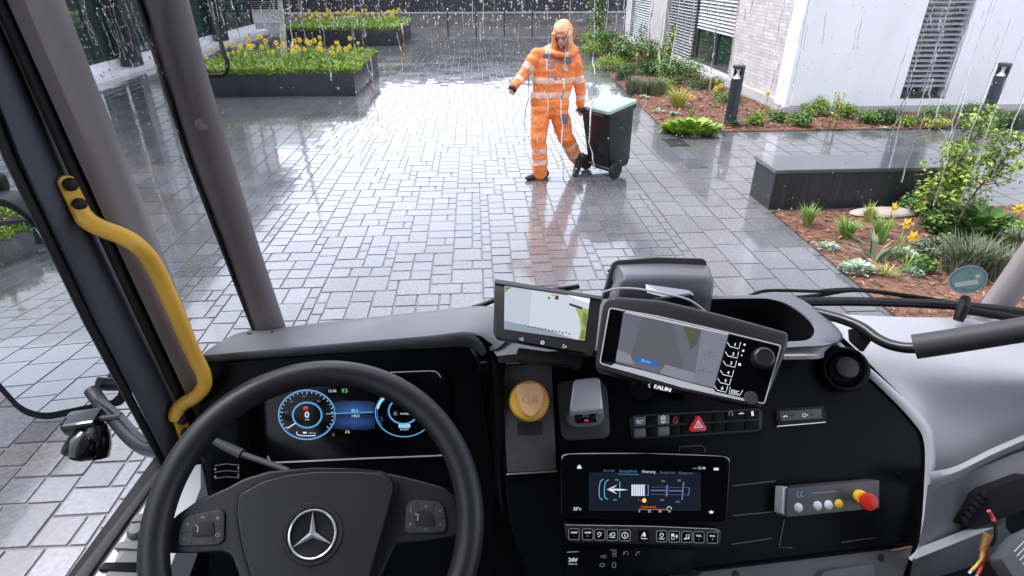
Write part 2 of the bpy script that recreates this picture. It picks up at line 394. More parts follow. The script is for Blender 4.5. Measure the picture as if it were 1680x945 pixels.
def blind(x0, x1, z0, z1, axis, c, name='blind', step=.075, tilt=35):
    mb = MB(); z = z0
    while z < z1:
        a = R(tilt + rnd.uniform(-3, 3))
        if axis == 'x':   # runs along x at y = c
            mb.box(E((x0 + x1) / 2, c, z), (x1 - x0, .07, .004), 0, 0, (EX, (EY * math.cos(a) + UZ * math.sin(a)), (UZ * math.cos(a) - EY * math.sin(a))))
        else:
            mb.box(E(c, (x0 + x1) / 2, z), (x1 - x0, .07, .004), 0, 0, (EY, (EX * math.cos(a) + UZ * math.sin(a)), (UZ * math.cos(a) - EX * math.sin(a))))
        z += step
    for q in (.02, .5, .98):
        p = x0 + (x1 - x0) * q
        c0 = E(p, c, (z0 + z1) / 2) if axis == 'x' else E(c, p, (z0 + z1) / 2); mb.box(c0, (.012, .012, z1 - z0))
    mb.build(name, SLAT, ob, None)
# front window
fr = MB(); fr.ebox(7.621, 8.469, 10.8, 10.86, .253, .33); fr.ebox(7.621, 7.68, 10.8, 10.86, .332, 2.75); fr.ebox(8.41, 8.469, 10.8, 10.86, .332, 2.75)
wf = fr.build('window', DARKF, ob, None); q = MB(); q.ebox(7.682, 8.408, 10.82, 10.84, .332, 2.75); q.build('pane', PANE, wf, None)
q = MB(); q.ebox(7.63, 8.46, 10.575, 10.79, .253, .27, 0, .004); q.build('sill', DARKF, wf, None)
blind(7.66, 8.44, .46, 2.72, 'x', 10.66, step=.085, tilt=30)
# side windows
for y0, y1, parts, nm in ((13.76, 18.94, (13.76, 15.1, 16.5, 18.94), 'a'), (20.76, 23.19, (20.76, 22, 23.19), 'b')):
    fr = MB(); fr.ebox(5.86, 5.94, y0, y1, .162, .24); fr.ebox(5.86, 5.94, y0, y1, 2.77, 2.848)
    for p in parts: fr.ebox(5.858, 5.942, max(y0, p - .05), min(y1, p + .05), .243, 2.768)
    wf = fr.build('window', DARKF, ob, None); q = MB(); q.ebox(5.89, 5.91, y0 + .051, y1 - .051, .243, 2.767); q.build('pane', PANEG, wf, None)
blind(13.85, 16.4, 1.0, 2.8, 'y', 5.80, tilt=50); blind(16.6, 18.85, .22, 2.8, 'y', 5.79, tilt=28); blind(20.85, 23.1, .22, 2.8, 'y', 5.79, tilt=45)
m = MB(); m.ebox(5.3, 16.2, 10.4, 24.2, H2 + .002, H2 + .25); m.build('roof', ANTH, ob, None)

# ------------------------------------------------------------------ glass building on the left, white building far left
gb = thing('glass_building', 'dark glass fronted building with white plinth at the left edge of the courtyard', 'building', E(-9, 12, 0))
m = MB(); m.ebox(-9.6, -9.02, -6, 27.5, .0, .3, 0, .01); m.ebox(-9.6, -8.55, -6, 27.5, -.02, .1, 0, .01); m.build('plinth', mat('white_stone', (.66, .66, .67), .45, var=(2, (.74, .74, .75))), gb, None)
m = MB()
for k in range(24): m.ebox(-9.16, -9.04, -6 + k * 1.45, -5.91 + k * 1.45, .302, 5.9)
for z in (.302, 1.15, 3.0, 4.4): m.ebox(-9.15, -9.05, -6, 27.5, z + .001, z + .09)
m.build('mullion', DARKF, gb, None)
m = MB(); m.ebox(-9.12, -9.09, -5.9, 27.4, .31, 5.88); m.build('pane', PANEG, gb, None)
for y in (-2, 4.2, 10.4, 16.6, 22.8): m = MB(); m.ebox(-8.95, -8.6, y, y + .4, .102, 5.9, 0, .01); m.build('column', ANTH, gb, None)
m = MB(); m.ebox(-18, -8.3, -6.2, 27.7, 5.9, 6.3); m.ebox(-18, -9.7, -6, 27.5, 0, 5.89); m.build('roof', ANTH, gb, None)
wb = thing('white_building', 'white building with horizontal louvre blinds beyond the left planters', 'building', E(-12.5, 32.4, 0))
m = MB(); m.ebox(-20, -8.7, 32.2, 38, -.02, .55); m.ebox(-20, -8.7, 32.21, 38, .552, 6); m.build('wall', RENDER_W, wb, None)
for k in range(4):
    x = -18.5 + k * 2.5; q = MB(); q.ebox(x, x + 1.9, 32.16, 32.2, .62, 2.6); fr = q.build('window', PANE, wb, None)
    s_ = MB()
    for j in range(22): s_.ebox(x, x + 1.9, 32.06, 32.13, .68 + j * .085, .70 + j * .085)
    s_.build('blind', SLAT, fr, None)

rb_ = thing('rear_building', 'pale building with dark windows behind the truck, seen in the door mirror', 'building', E(-9, -24, 0))
m = MB(); m.ebox(-22, 0, -30, -24, -.02, 6.5); m.build('wall', RENDER_W, rb_, None)
for k in range(6): q = MB(); q.ebox(-20.5 + k * 3.3, -18.7 + k * 3.3, -24, -23.96, .8, 2.6); q.build('window', PANE, rb_, None)
# ------------------------------------------------------------------ wall and fence at the back
bw = thing('garden_wall', 'low brown grey wall with pale coping at the back of the courtyard', 'wall', E(-.7, 30.3, 0))
m = MB(); m.ebox(-8.68, 7.6, 30.2, 30.5, -.02, .5); m.build('wall', WALLB, bw, None)
m = MB(); m.ebox(-8.68, 7.6, 30.14, 30.56, .502, .57, 0, .01); m.build('coping', PLINTH, bw, None)
bf = thing('slatted_fence', 'tall dark slatted fence standing on the low back wall', 'fence', E(-.7, 30.35, .57))
m = MB(); x = -8.65
while x < 7.55: m.ebox(x, x + .085, 30.33, 30.35, .6, 2.6); x += .11
m.build('slat_panel', mat('dark_fence', (.035, .034, .042), .4, var=(8, (.07, .068, .08)), rvar=(5, .25, .6)), bf, None)
m = MB()
for z in (.75, 2.4): m.ebox(-8.66, 7.58, 30.352, 30.39, z, z + .06)
m.build('rail', DARKF, bf, None)
m = MB(); m.ebox(-8.66, 7.58, 30.42, 30.46, .571, 2.55); m.build('backing_panel', mat('dark_screen', (.03, .03, .037), .6, var=(14, (.065, .063, .075))), bf, None)

def bollard_post():
    m = MB(); m.lathe([(.028, 0), (.028, .86), (.022, .885), (0, .89)], E(-.97, 25.3, 0), UZ, 10); return m
pm = None
for k, lb in enumerate(('thin dark bollard post nearest the planters', 'second thin dark bollard post from the planters', 'third thin dark bollard post from the planters', 'thin dark bollard post left of the walking worker', 'thin dark bollard post behind the worker, towards the planted bed')):
    x = -.97 + 1.1 * k
    if pm is None: o = pm = bollard_post().build('bollard_post', BOLT_PAINT, loc=E(x, 25.3, 0))
    else: o = pm.copy(); col.objects.link(o); o.location = E(x, 25.3, 0)
    tag(o, lb, 'bollard', 'thin bollards in front of the back wall')

# ------------------------------------------------------------------ bollard lamps
def bollard_lamp(x, y, label, flip=1):
    root = thing('bollard_lamp', label, 'garden lamp', E(x, y, 0), 'dark bollard lamps by the office')
    c = E(x, y, 0); m = MB(); m.lathe([(.095, 0), (.095, .74), (.09, .745), (0, .746)], c, UZ, 24); m.build('post', BOLT_PAINT, root)
    m = MB()   # back shell of the head and its cap
    vs = []; n = 14
    for z in (.747, .9):
        for r_ in (.095, .078):
            for k in range(n + 1):
                a = R(-75 + 190 * k / n) if flip > 0 else R(-75 + 190 * k / n); vs.append(c + (EX * math.cos(a) + EY * math.sin(a)) * r_ + UZ * z)
    q = n + 1; fs = []
    for k in range(n): fs += [(k, k + 1, 2 * q + k + 1, 2 * q + k), (q + k, 3 * q + k, 3 * q + k + 1, q + k + 1)]
    fs += [(0, 2 * q, 3 * q, q), (n, q + n, 3 * q + n, 2 * q + n)]; m.add(vs, fs)
    m.lathe([(.095, .9), (.098, .905), (.098, .935), (.092, .945), (0, .946)], c, UZ, 24); m.build('head', BOLT_PAINT, root)
    m = MB(); m.lathe([(.072, .748), (.03, .80), (.022, .84), (.05, .898), (0, .899)], c, UZ, 20); m.build('reflector', mat('lamp_reflector', (.75, .75, .76), .3), root)
bollard_lamp(4.25, 9.84, 'dark cylindrical bollard lamp in the mulch in front of the brick wall')
bollard_lamp(8.72, 9.84, 'dark cylindrical bollard lamp behind the leafy shrub, beside the white wall')

# ------------------------------------------------------------------ bench and drain
bn = thing('garden_bench', 'long dark block bench with streaked front and wet top at the edge of the bed', 'bench', E(4.2, 6.1, 0))
DKW = mat('dark_bench_boards', (.018, .018, .02), .45, var=(3, (.05, .05, .054), 0, (14, 14, .8)), bump=(8, .4, .004, (20, 20, 1)))
DKB = mat('streaked_dark_stone', (.015, .015, .017), .42, var=(2.2, (.036, .036, .040), 0, (24, 24, .5)), bump=(9, .06, .001, (22, 22, 1)))
m = MB(); m.ebox(3.14, 5.25, 5.9, 6.4, 0, .41, 0, .006); m.build('block', DKB, bn, None)
m = MB(); m.ebox(3.12, 5.27, 5.88, 6.42, .412, .45, 0, .006); m.build('seat', mat('wet_bench_top', (.075, .077, .085), .12, var=(3, (.1, .1, .11)), coat=.6, bump=(12, .1, .002)), bn, None)
dc = MB()
for k in range(6): dc.ebox(2.86, 3.12, 8.55 + k * .07, 8.595 + k * .07, .003, .014)
dc.ebox(2.84, 2.858, 8.52, 8.97, .003, .016); dc.ebox(3.122, 3.14, 8.52, 8.97, .003, .016)
tag(dc.build('drain_grate', mat('cast_iron', (.03, .03, .032), .4), loc=E(3, 8.75, 0)), 'small dark drain grate at the corner of the planted bed', 'drain')

# ------------------------------------------------------------------ planters
SOIL = mat('soil', (.035, .022, .015), .9, bump=(30, .8, .02))
def planter(x0, x1, y0, y1, h, label):
    root = thing('planter_box', label, 'planter', E((x0 + x1) / 2, (y0 + y1) / 2, 0), 'black metal planters in the courtyard')
    m = MB(); T = .05
    m.ebox(x0, x1, y0, y0 + T, 0, h, 0, .005); m.ebox(x0, x1, y1 - T, y1, 0, h, 0, .005); m.ebox(x0, x0 + T, y0 + T + .001, y1 - T - .001, 0, h, 0, .005); m.ebox(x1 - T, x1, y0 + T + .001, y1 - T - .001, 0, h, 0, .005); m.build('wall', ANTH, root)
    m = MB(); m.ebox(x0 + T, x1 - T, y0 + T, y1 - T, .01, h - .05); m.build('soil', SOIL, root)
    for x in (x0 + .5, x1 - .35): m = MB(); m.lathe([(.03, 0), (.03, .006), (0, .007)], E(x, y0, h * .33), -EY, 12); m.build('plug', STEEL, root)
    return root
planter(-5.85, -2.45, 12.9, 16.2, .45, 'black metal planter of daffodils nearest the truck, with a white tree trunk in it')
planter(-6.3, -2.52, 22.1, 26.4, .5, 'black metal planter of daffodils farther back, in front of the low wall')
planter(-8.4, -6.0, -11.6, -9.3, .45, 'black metal planter seen in the upper part of the door mirror')
planter(-8.6, -6.1, -8.4, -6.7, .4, 'black metal planter seen at the left edge of the door mirror')

# ================================================================== the truck cab
cab = thing('truck_cab', 'interior of a refuse truck cab with dark dashboard, steering wheel and wet windscreen', 'truck', (0.35, .6, 0))
TOPP = mat('dash_top_plastic', (.125, .128, .145), .38, bump=(900, .12, .0006), rvar=(5, .32, .52), var=(7, (.15, .152, .165)))
BLK = mat('black_dash_plastic', (.004, .0045, .0055), .33, spec=.06, bump=(700, .06, .0005), rvar=(3, .26, .4))
BLKM = mat('matte_black_plastic', (.007, .007, .0085), .5, spec=.2, bump=(600, .1, .0006))
GLOSS = mat('gloss_black', (.006, .006, .007), .07, coat=.4)
GLASSB = mat('display_glass', (.002, .002, .003), .16, spec=.25)
RUB = mat('black_rubber', (.012, .012, .013), .6)
PILL = mat('pillar_plastic', (.24, .215, .22), .5, bump=(700, .15, .0006), rvar=(4, .42, .58))
SLATE = mat('door_frame_plastic', (.085, .09, .115), .5, bump=(600, .1, .0005))
GREYP = mat('pale_grey_plastic', (.42, .42, .445), .42, bump=(420, .35, .0012), rvar=(2.5, .32, .52), var=(5, (.49, .485, .505)))
GREYD = mat('mid_grey_plastic', (.12, .12, .13), .45, bump=(800, .15, .0006))
PANELP = mat('brown_grey_insert', (.06, .056, .06), .5, bump=(800, .3, .0008), var=(90, (.075, .069, .074)))
LEATH = mat('steering_leather', (.016, .016, .019), .34, bump=(420, .35, .0008), rvar=(6, .34, .46))
AIRB = mat('airbag_grain', (.017, .017, .020), .4, bump=(500, .4, .0009), rvar=(4, .36, .5))
CHROME = mat('chrome', (.8, .8, .83), .16, metal=.55)
SILV = mat('satin_silver', (.66, .66, .69), .33, metal=.3)
YEL = mat('yellow_paint', (.97, .57, .085), .34, bump=(120, .1, .001), rvar=(20, .3, .48), var=(26, (.93, .51, .07)))
WHITE_PRINT = mat('white_print', (.7, .7, .72), .5, emit=((.7, .72, .78), .22))
GREY_PRINT = mat('grey_print', (.3, .3, .32), .5, emit=((.4, .42, .46), .10))
RED_PL = mat('red_plastic', (.60, .025, .02), .3)
E_W = emis('display_white', (.75, .82, .95), .62); E_C = emis('display_cyan', (.14, .46, .78), .62); E_B = emis('display_blue', (.03, .12, .38), .8); E_B2 = emis('display_deep_blue', (.012, .05, .17), .7)
E_R = emis('display_red', (.8, .05, .05), .8); E_G = emis('display_green', (.15, .65, .15), .7); E_Y = emis('display_amber', (.85, .6, .1), .8); E_D = emis('display_dim', (.22, .25, .32), .35)

def SX(px, py, x):                                       # sight line on an upright fore-and-aft plane
    r = ray(px, py); return C0 + r * (x / r.x)
def part(mb, name, m, parent=cab, **k): return mb.build(name, m, parent, **k)
def strut(mb, rows, th=.05, bulge=.012, mi=0):
    """a moulded post: rows of (py, left px, right px, left depth, right depth)"""
    R_ = []
    for py, xl, xr, dl, dr in rows:
        prof = [(0, th), (0, .010), (.10, .002), (.3, -bulge * .7), (.6, -bulge), (.85, -bulge * .3), (1, .012), (1, th)]
        R_.append([P(mlerp(xl, xr, t), py, mlerp(dl, dr, t) + o) for t, o in prof])
    mb.grid(R_, mi, close=True); n = len(R_[0]); k = len(mb.v) - n * len(R_)
    mb.f.append([k + i for i in range(n)][::-1]); mb.m.append(mi); mb.f.append([k + n * (len(R_) - 1) + i for i in range(n)]); mb.m.append(mi)

# ---- shell: roof, back wall, floor, passenger side
m = MB(); m.box((.36, -.02, 2.95), (2.14, 1.86, .06), 0, .02); part(m, 'roof', mat('dark_headliner', (.13, .13, .135), .8))
m = MB(); m.box((.36, -.98, 1.9), (2.14, .06, 2.0), 0, .02); part(m, 'rear_wall', mat('dark_headliner'))


m = MB(); m.box((.36, .15, .93), (2.14, 2.3, .06), 0, .01); m.box((.36, 1.33, 1.2), (2.14, .05, .5), 0, .01); part(m, 'floor', BLKM)
m = MB(); m.box((1.46, .1, 1.25), (.06, 2.0, .6), 0, .02); m.box((1.44, -.86, 2.2), (.06, .1, 1.4), 0, .02); m.box((1.44, .1, 2.86), (.06, 2.0, .08), 0, .02); m.box((1.44, 1.0, 2.2), (.06, .1, 1.3), 0, .02); part(m, 'passenger_door', GREYD)
m = MB(); m.box((-.70, -.6, 1.2), (.06, .75, .55), 0, .02); m.box((-.70, -.86, 2.2), (.06, .1, 1.4), 0, .02); m.box((-.70, -.02, 2.86), (.06, 1.85, .08), 0, .02); part(m, 'side_frame', SLATE)

m = MB(); m.box((.36, -4.6, 2.0), (2.3, 6.6, 2.8), 0, .05); part(m, 'unseen_refuse_body', mat('white_body_panel', (.6, .6, .6), .35))  # unseen rear body, added to block sky light from the ground alongside
m = MB(); m.box((.38, 1.42, .82), (2.2, .12, 1.0), 0, .05); m.box((-.745, .2, .72), (.04, 2.2, .78), 0, .02); m.box((1.51, .2, .72), (.04, 2.2, .78), 0, .02); part(m, 'unseen_lower_bodywork', mat('white_body_panel'))  # unseen cab skin, added with the body to shade the nearby paving
# ---- windscreen
GL = thin_glass('windscreen_glass', (.97, .98, .98), .8)
base_c = smooth2([(-.62, 1.08), (-.45, 1.155), (-.1, 1.235), (.4, 1.31), (.85, 1.34), (1.2, 1.30), (1.44, 1.19)], 5)
def ws(i, z, off=0.0): return V((base_c[i].x, base_c[i].y - .155 * (z - 1.42) + off, z))
m = MB(); m.grid([[ws(i, z) for i in range(len(base_c))] for z in (1.42, 1.8, 2.2, 2.6, 2.92)]); m.build('windscreen', GL, cab, None, solid=.005)
def ws_hit(px, py, off=-.002):
    """where a sight line reaches the inside of the windscreen"""
    r = ray(px, py); lo, hi = .6, 2.2
    def g(t):
        p = C0 + r * t; x = p.x
        for i in range(len(base_c) - 1):
            if base_c[i].x <= x <= base_c[i + 1].x:
                k = (x - base_c[i].x) / (base_c[i + 1].x - base_c[i].x); yb = mlerp(base_c[i].y, base_c[i + 1].y, k); break
        else: yb = base_c[0].y if x < 0 else base_c[-1].y
        return p.y - (yb - .155 * (p.z - 1.42) + off)
    for _ in range(40):
        md = (lo + hi) / 2
        if g(md) > 0: hi = md
        else: lo = md
    return C0 + r * lo

# ---- left side: front post, quarter window, broad door post
m = MB(); strut(m, [(-420, 118, 214, .74, .74), (-150, 186, 272, .82, .82), (0, 232, 310, .875, .875), (130, 270, 343, .945, .945), (260, 314, 381, 1.02, 1.02), (400, 364, 424, 1.12, 1.12), (530, 413, 467, 1.215, 1.215), (600, 440, 492, 1.27, 1.27)], .04, .014)
fp = part(m, 'front_pillar', PILL, ang=60)
m = MB(); c_ = P(331, 205, .972); m.lathe([(.0098, -.004), (.0098, .0015), (.0082, .0028), (0, .003)], c_, (C0 - c_).normalized() + V((.3, 0, 0)), 20); part(m, 'screw_cap', PILL, fp)
m = MB(); strut(m, [(-420, 98, 116, .75, .75), (0, 221, 233, .885, .882), (260, 304, 314, 1.03, 1.03), (530, 408, 414, 1.225, 1.225), (600, 435, 442, 1.28, 1.28)], .03, .004); part(m, 'pillar_seal', RUB, fp)
def lrow(py, xl, xr, x): return (py, xl, xr, SX(xl, py, x).__sub__(C0).dot(FW), SX(xr, py, x).__sub__(C0).dot(FW))
m = MB(); strut(m, [lrow(-420, -200, -62, -.60), lrow(0, 11, 106, -.60), lrow(130, 69, 155, -.60), lrow(260, 127, 207, -.60), lrow(400, 190, 262, -.60), lrow(530, 250, 312, -.60), lrow(637, 300, 352, -.60), lrow(760, 356, 405, -.60)], .06, .02)
dp = part(m, 'door_pillar', PILL, ang=60)
m = MB(); strut(m, [lrow(-420, -222, -196, -.615), lrow(0, -14, 13, -.615), lrow(260, 101, 128, -.615), lrow(500, 213, 238, -.615), lrow(637, 278, 301, -.615), lrow(760, 338, 358, -.615)], .03, .003); part(m, 'pillar_seal', RUB, dp)
m = MB(); a = [SX(150, -150, -.64), P(250, -150, .80), P(425, 545, 1.235), SX(330, 640, -.64)]
q = (a[1] - a[0]).cross(a[3] - a[0]).normalized() * .003; m.prism(a, [p + q for p in a]); part(m, 'quarter_window', GL, ang=None)

# ---- driver's door
door = MB(); R_ = []
strut(door, [lrow(-420, -420, -222, -.635), lrow(0, -70, -14, -.635), lrow(150, -15, 55, -.635), lrow(260, 27, 102, -.635), lrow(400, 94, 167, -.635), lrow(530, 157, 229, -.635), lrow(640, 215, 281, -.635), lrow(752, 270, 336, -.635), lrow(800, 296, 362, -.635)], .05, .006)
dr = part(door, 'door', SLATE, ang=60)
m = MB(); strut(m, [lrow(-420, -460, -418, -.645), lrow(0, -100, -68, -.645), lrow(260, 4, 28, -.645), lrow(530, 136, 158, -.645), lrow(752, 256, 271, -.645), lrow(772, 266, 282, -.645)], .03, .003); part(m, 'window_seal', RUB, dr)
m = MB(); m.prism([SX(-60, 1010, -.665), SX(278, 762, -.665), SX(40, 190, -.665), V((-.665, .62, 2.88)), V((-.665, -.8, 2.88)), V((-.665, -.8, 1.4))], [SX(-60, 1010, -.665) + V((.004, 0, 0)), SX(278, 762, -.665) + V((.004, 0, 0)), SX(40, 190, -.665) + V((.004, 0, 0)), V((-.661, .62, 2.88)), V((-.661, -.8, 2.88)), V((-.661, -.8, 1.4))]); part(m, 'door_window', GL, dr, ang=None)
SILL = Panel(SX(200, 850, -.60), (.25, -.2), 12)
m = MB(); slab(m, SILL, [(75, 1010), (122, 945), (259, 768), (267, 772), (145, 945), (100, 1010)], -.02, .003, 0, .002); part(m, 'sill_seal', RUB, dr)
m = MB(); slab(m, SILL, [(95, 1010), (147, 945), (269, 773), (330, 760), (330, 800), (250, 1010)], -.10, -.004, 0, .004); part(m, 'door_sill', mat('silver_trim', (.45, .455, .475), .38, metal=.2), dr)
m = MB(); slab(m, SILL, rpoly([(130, 1000), (185, 925), (222, 843), (250, 838), (250, 1000)], 8), -.03, .0, 0, .003); part(m, 'switch_panel', GREYD, dr)
m = MB(); slab(m, SILL, rpoly([(214, 856), (224, 843), (246, 840), (244, 854)], 3), -.002, .004, 0, .0015); part(m, 'window_switch', GREYD, dr)
m = MB(); slab(m, SILL, rpoly([(186, 899), (198, 888), (242, 887), (238, 901)], 3), -.002, .004, 0, .0015); part(m, 'window_switch', GREYD, dr)
m = MB(); c_ = SILL.at(224, 873, 0); m.lathe([(.0125, 0), (.0125, .004), (.010, .009), (.0085, .0105), (0, .011)], c_, SILL.n, 24); part(m, 'mirror_adjust_knob', GREYD, dr)
m = MB(); slab(m, SILL, rpoly([(160, 935), (172, 922), (236, 922), (228, 938)], 4), -.003, .002, 0, .001); part(m, 'door_pull', BLK, dr)

m = MB(); m.box((-.69, .08, 1.2), (.05, 1.75, .5), 0, .02); part(m, 'door_panel', BLKM, dr)

# ---- yellow grab handle
gh = [(112, 300, .835), (121, 322, .843), (132, 346, .851), (144, 362, .855), (165, 374, .862), (196, 386, .874), (222, 400, .884), (244, 422, .91), (260, 449, .94), (276, 484, .968), (290, 516, .995), (306, 554, 1.03), (320, 585, 1.058), (333, 612, 1.08), (335, 632, 1.092), (322, 650, 1.098), (303, 661, 1.096), (291, 673, 1.093), (289, 688, 1.093), (296, 706, 1.105), (302, 724, 1.118)]
path = smooth2([P(*q) for q in gh], 4); n_ = len(path)
rs = [.0118 if i / n_ < .12 or i / n_ > .88 else .0128 for i in range(n_)]
m = MB(); m.tube(path[6:-8], rs[6:-8], 14)
HP = Panel(P(118, 318, .838), (.8, -.6), 88)
slab(m, HP, rpoly([(94, 300), (100, 290), (120, 288), (128, 302), (150, 346), (128, 356), (116, 344)], 6), -.006, .002, 0, .0015)
HP2 = Panel(P(297, 700, 1.1), (.8, -.6), 88)
slab(m, HP2, rpoly([(281, 676), (296, 670), (312, 700), (306, 724), (298, 724)], 5), -.006, .002, 0, .0015)
hd = part(m, 'grab_handle', YEL)
for px, py, pn in ((114.5, 302, HP), (129, 335, HP), (298, 688, HP2), (304, 709, HP2)):
    m = MB(); m.lathe([(.0095, .0015), (.0095, .005), (.007, .009), (.0035, .0105), (0, .0105)], pn.at(px, py, .002), pn.n, 14); part(m, 'bolt', RUB, hd)

# ---- outside mirror, arm and camera
MIR = Panel(P(90, 500, 1.35), (.13, -.987), 84)
ol = rpoly([(-80, 330), (18, 340), (58, 372), (112, 478), (196, 642), (189, 655), (72, 679), (36, 668), (-2, 625), (-80, 540)], [2, 20, 20, 20, 9, 9, 24, 24, 20, 2])
cx_, cy_ = 70, 520
m = MB(); slab(m, MIR, [(cx_ + (x - cx_) * 1.10, cy_ + (y - cy_) * 1.075) for x, y in ol], -.07, -.003, 0, .012, 3); mo = part(m, 'door_mirror', BLKM)
m = MB(); slab(m, MIR, ol, -.002, .002); part(m, 'mirror_glass', mat('mirror_silver', (.66, .69, .70), .0, metal=1), mo, ang=None)
m = MB(); m.tube(smooth2([P(150, 640, 1.42), P(170, 668, 1.40), P(190, 690, 1.36), P(215, 718, 1.30), P(240, 735, 1.24), P(275, 742, 1.16)], 5), .0165, 12); m.tube(smooth2([P(160, 655, 1.40), P(195, 680, 1.35), P(225, 714, 1.28), P(246, 728, 1.22)], 4), .008, 8)
m.tube([P(200, 683, 1.34), P(140, 690, 1.36)], .008, 8); part(m, 'mirror_arm', mat('wet_black_metal', (.03, .031, .034), .22, bump=(260, .6, .002)), mo)
sc_ = MB(); sc_.box(P(138, 692, 1.35), (.075, .05, .034), 0, .008, (V((.98, .1, .1)).normalized(), V((-.1, .98, .1)).normalized(), V((-.1, -.1, .98)).normalized()))
sc_.lathe([(.020, .03), (.028, .01), (.03, -.02), (.026, -.045), (0, -.046)], P(158, 718, 1.35), UP, 18)
sc_.lathe([(.012, .03), (.03, .012), (.037, -.012), (.037, -.02), (.0, -.021)], P(136, 728, 1.33), (UP + V((.25, .0, 0))).normalized(), 20); cm = part(sc_, 'side_camera', GLOSS)
m = MB(); m.lathe([(.026, 0), (.022, -.012), (.01, -.019), (0, -.02)], P(134, 742, 1.325), (UP + V((.25, 0, 0))).normalized(), 18); part(m, 'lens_dome', GLASSB, cm)
m = MB(); slab(m, Panel(P(-8, 312, 1.3), (.2, -1), 85), rpoly([(-60, 270), (-4, 290), (5, 312), (-2, 334), (-60, 345)], 8), -.03, .0, 0, .006); part(m, 'kerb_mirror', BLKM, mo)
m = MB(); m.tube(smooth2([P(322, -160, 1.3), P(341, -10, 1.28), P(352, 34, 1.27), (P(366, 82, 1.26)), P(373, 104, 1.26), P(371, 119, 1.26), P(361, 124, 1.26), P(334, 125, 1.24)], 6), .0046, 10); part(m, 'mirror_bracket', BLKM)

# ---- dashboard: driver's cowl
def loft(rows, n=6):
    return [smooth2([P(*q) for q in r], n) for r in rows]
m = MB()
cw = [[(335, 612, 1.20), (420, 600, 1.20), (560, 585, 1.18), (700, 576, 1.16), (770, 572, 1.15), (790, 585, 1.15)],
      [(332, 594, 1.135), (420, 585, 1.125), (560, 573, 1.11), (700, 563, 1.10), (768, 556, 1.09), (800, 577, 1.085)],
      [(331, 583, 1.128), (420, 575, 1.12), (560, 563, 1.105), (700, 551, 1.095), (775, 545, 1.085), (815, 574, 1.075)],
      [(338, 575, 1.15), (420, 566, 1.145), (560, 553, 1.13), (700, 540, 1.12), (785, 534, 1.11), (830, 560, 1.10)],
      [(368, 556, 1.19), (440, 547, 1.18), (570, 533, 1.17), (700, 521, 1.16), (790, 514, 1.15), (850, 535, 1.14)],
      [(402, 540, 1.235), (460, 533, 1.225), (580, 519, 1.215), (700, 506, 1.205), (800, 497, 1.195), (880, 510, 1.19)],
      [(398, 552, 1.25), (455, 548, 1.25), (580, 530, 1.24), (700, 520, 1.23), (800, 510, 1.22), (880, 530, 1.21)]]
m.grid(loft(cw)); dash = part(m, 'dashboard', TOPP, ang=80, subd=1)
m = MB(); c_ = P(410, 548, 1.20)
for k in range(3): m.lathe([(.0028, 0), (.0028, .0016), (0, .002)], P(447 + k * 4, 545 + k * 2.6, 1.188), UP, 8)
m.lathe([(.006, 0), (.0055, .002), (0, .0024)], c_, UP, 14); part(m, 'sun_sensor', BLK, dash)
CLU = Panel(P(590, 690, 1.12), (.03, -1), 60)
m = MB(); slab(m, CLU, [(322, 600), (440, 590), (700, 570), (768, 566), (785, 600), (812, 800), (812, 1000), (345, 1000), (340, 800), (330, 690)], -.12, -.012); part(m, 'instrument_surround', BLK, dash)
CON = Panel(P(1150, 760, 1.16), (.19, -.98), 50)
m = MB()   # raised edge between binnacle and console
m.grid(loft([[(775, 548, 1.09), (800, 600, 1.14), (806, 700, 1.15), (812, 820, 1.15), (850, 960, 1.13)], [(790, 552, 1.075), (808, 600, 1.09), (814, 700, 1.10), (820, 820, 1.10), (866, 960, 1.08)], [(815, 570, 1.085), (818, 605, 1.095), (826, 700, 1.11), (836, 820, 1.11), (884, 960, 1.09)], [(835, 585, 1.16), (838, 620, 1.18), (842, 700, 1.19), (856, 820, 1.19), (900, 960, 1.17)]], 6)); part(m, 'console_edge', BLK, dash, ang=70)
con_out = [(806, 588), (900, 576), (1000, 566), (1290, 568), (1362, 566), (1400, 592), (1452, 640), (1500, 690), (1520, 722), (1518, 800), (1508, 892), (1340, 912), (1180, 931), (1000, 950), (880, 1000), (836, 860)]
m = MB(); slab(m, CON, rpoly(con_out, [12, 0, 0, 0, 10, 10, 10, 30, 30, 0, 8, 0, 0, 0, 0, 0], 6), -.14, -.002, 0, .006, 3); part(m, 'console_face', BLK, dash)
m = MB()   # grey trim that follows the right edge of the console
eo = smooth2([V((1372, 556)), V((1412, 590)), V((1462, 634)), V((1512, 682)), V((1534, 722)), V((1532, 800)), V((1522, 892)), V((1500, 925))], 6); ei = smooth2([V((1362, 562)), V((1400, 596)), V((1448, 640)), V((1496, 690)), V((1516, 726)), V((1516, 800)), V((1508, 890)), V((1490, 915))], 6)
m.grid([[CON.at(p.x, p.y, -.06) for p in eo], [CON.at(p.x, p.y, .004) for p in eo], [CON.at(mlerp(p.x, q.x, .5), mlerp(p.y, q.y, .5), .009) for p, q in zip(eo, ei)], [CON.at(p.x, p.y, .003) for p in ei], [CON.at(p.x, p.y, -.02) for p in ei]]); part(m, 'console_trim', GREYP, dash, ang=70)
m = MB(); slab(m, CON, [(1150, 938), (1340, 915), (1500, 896), (1482, 950), (1440, 1040), (1100, 1040)], -.12, -.012, 0, .006); part(m, 'lower_panel', GREYD, dash)
m = MB(); slab(m, CON, rpoly([(1350, 938), (1430, 926), (1437, 930), (1437, 960), (1345, 960)], 5), -.02, .0, 0, .006); part(m, 'pocket_lid', GREYD, dash)
m = MB()
for px, py in ((1207, 943), (1446, 915)): m.lathe([(.0075, 0), (.0065, .001), (0, .001)], CON.at(px, py, -.011), CON.n, 16)
part(m, 'screw_hole', RUB, dash)
m = MB()
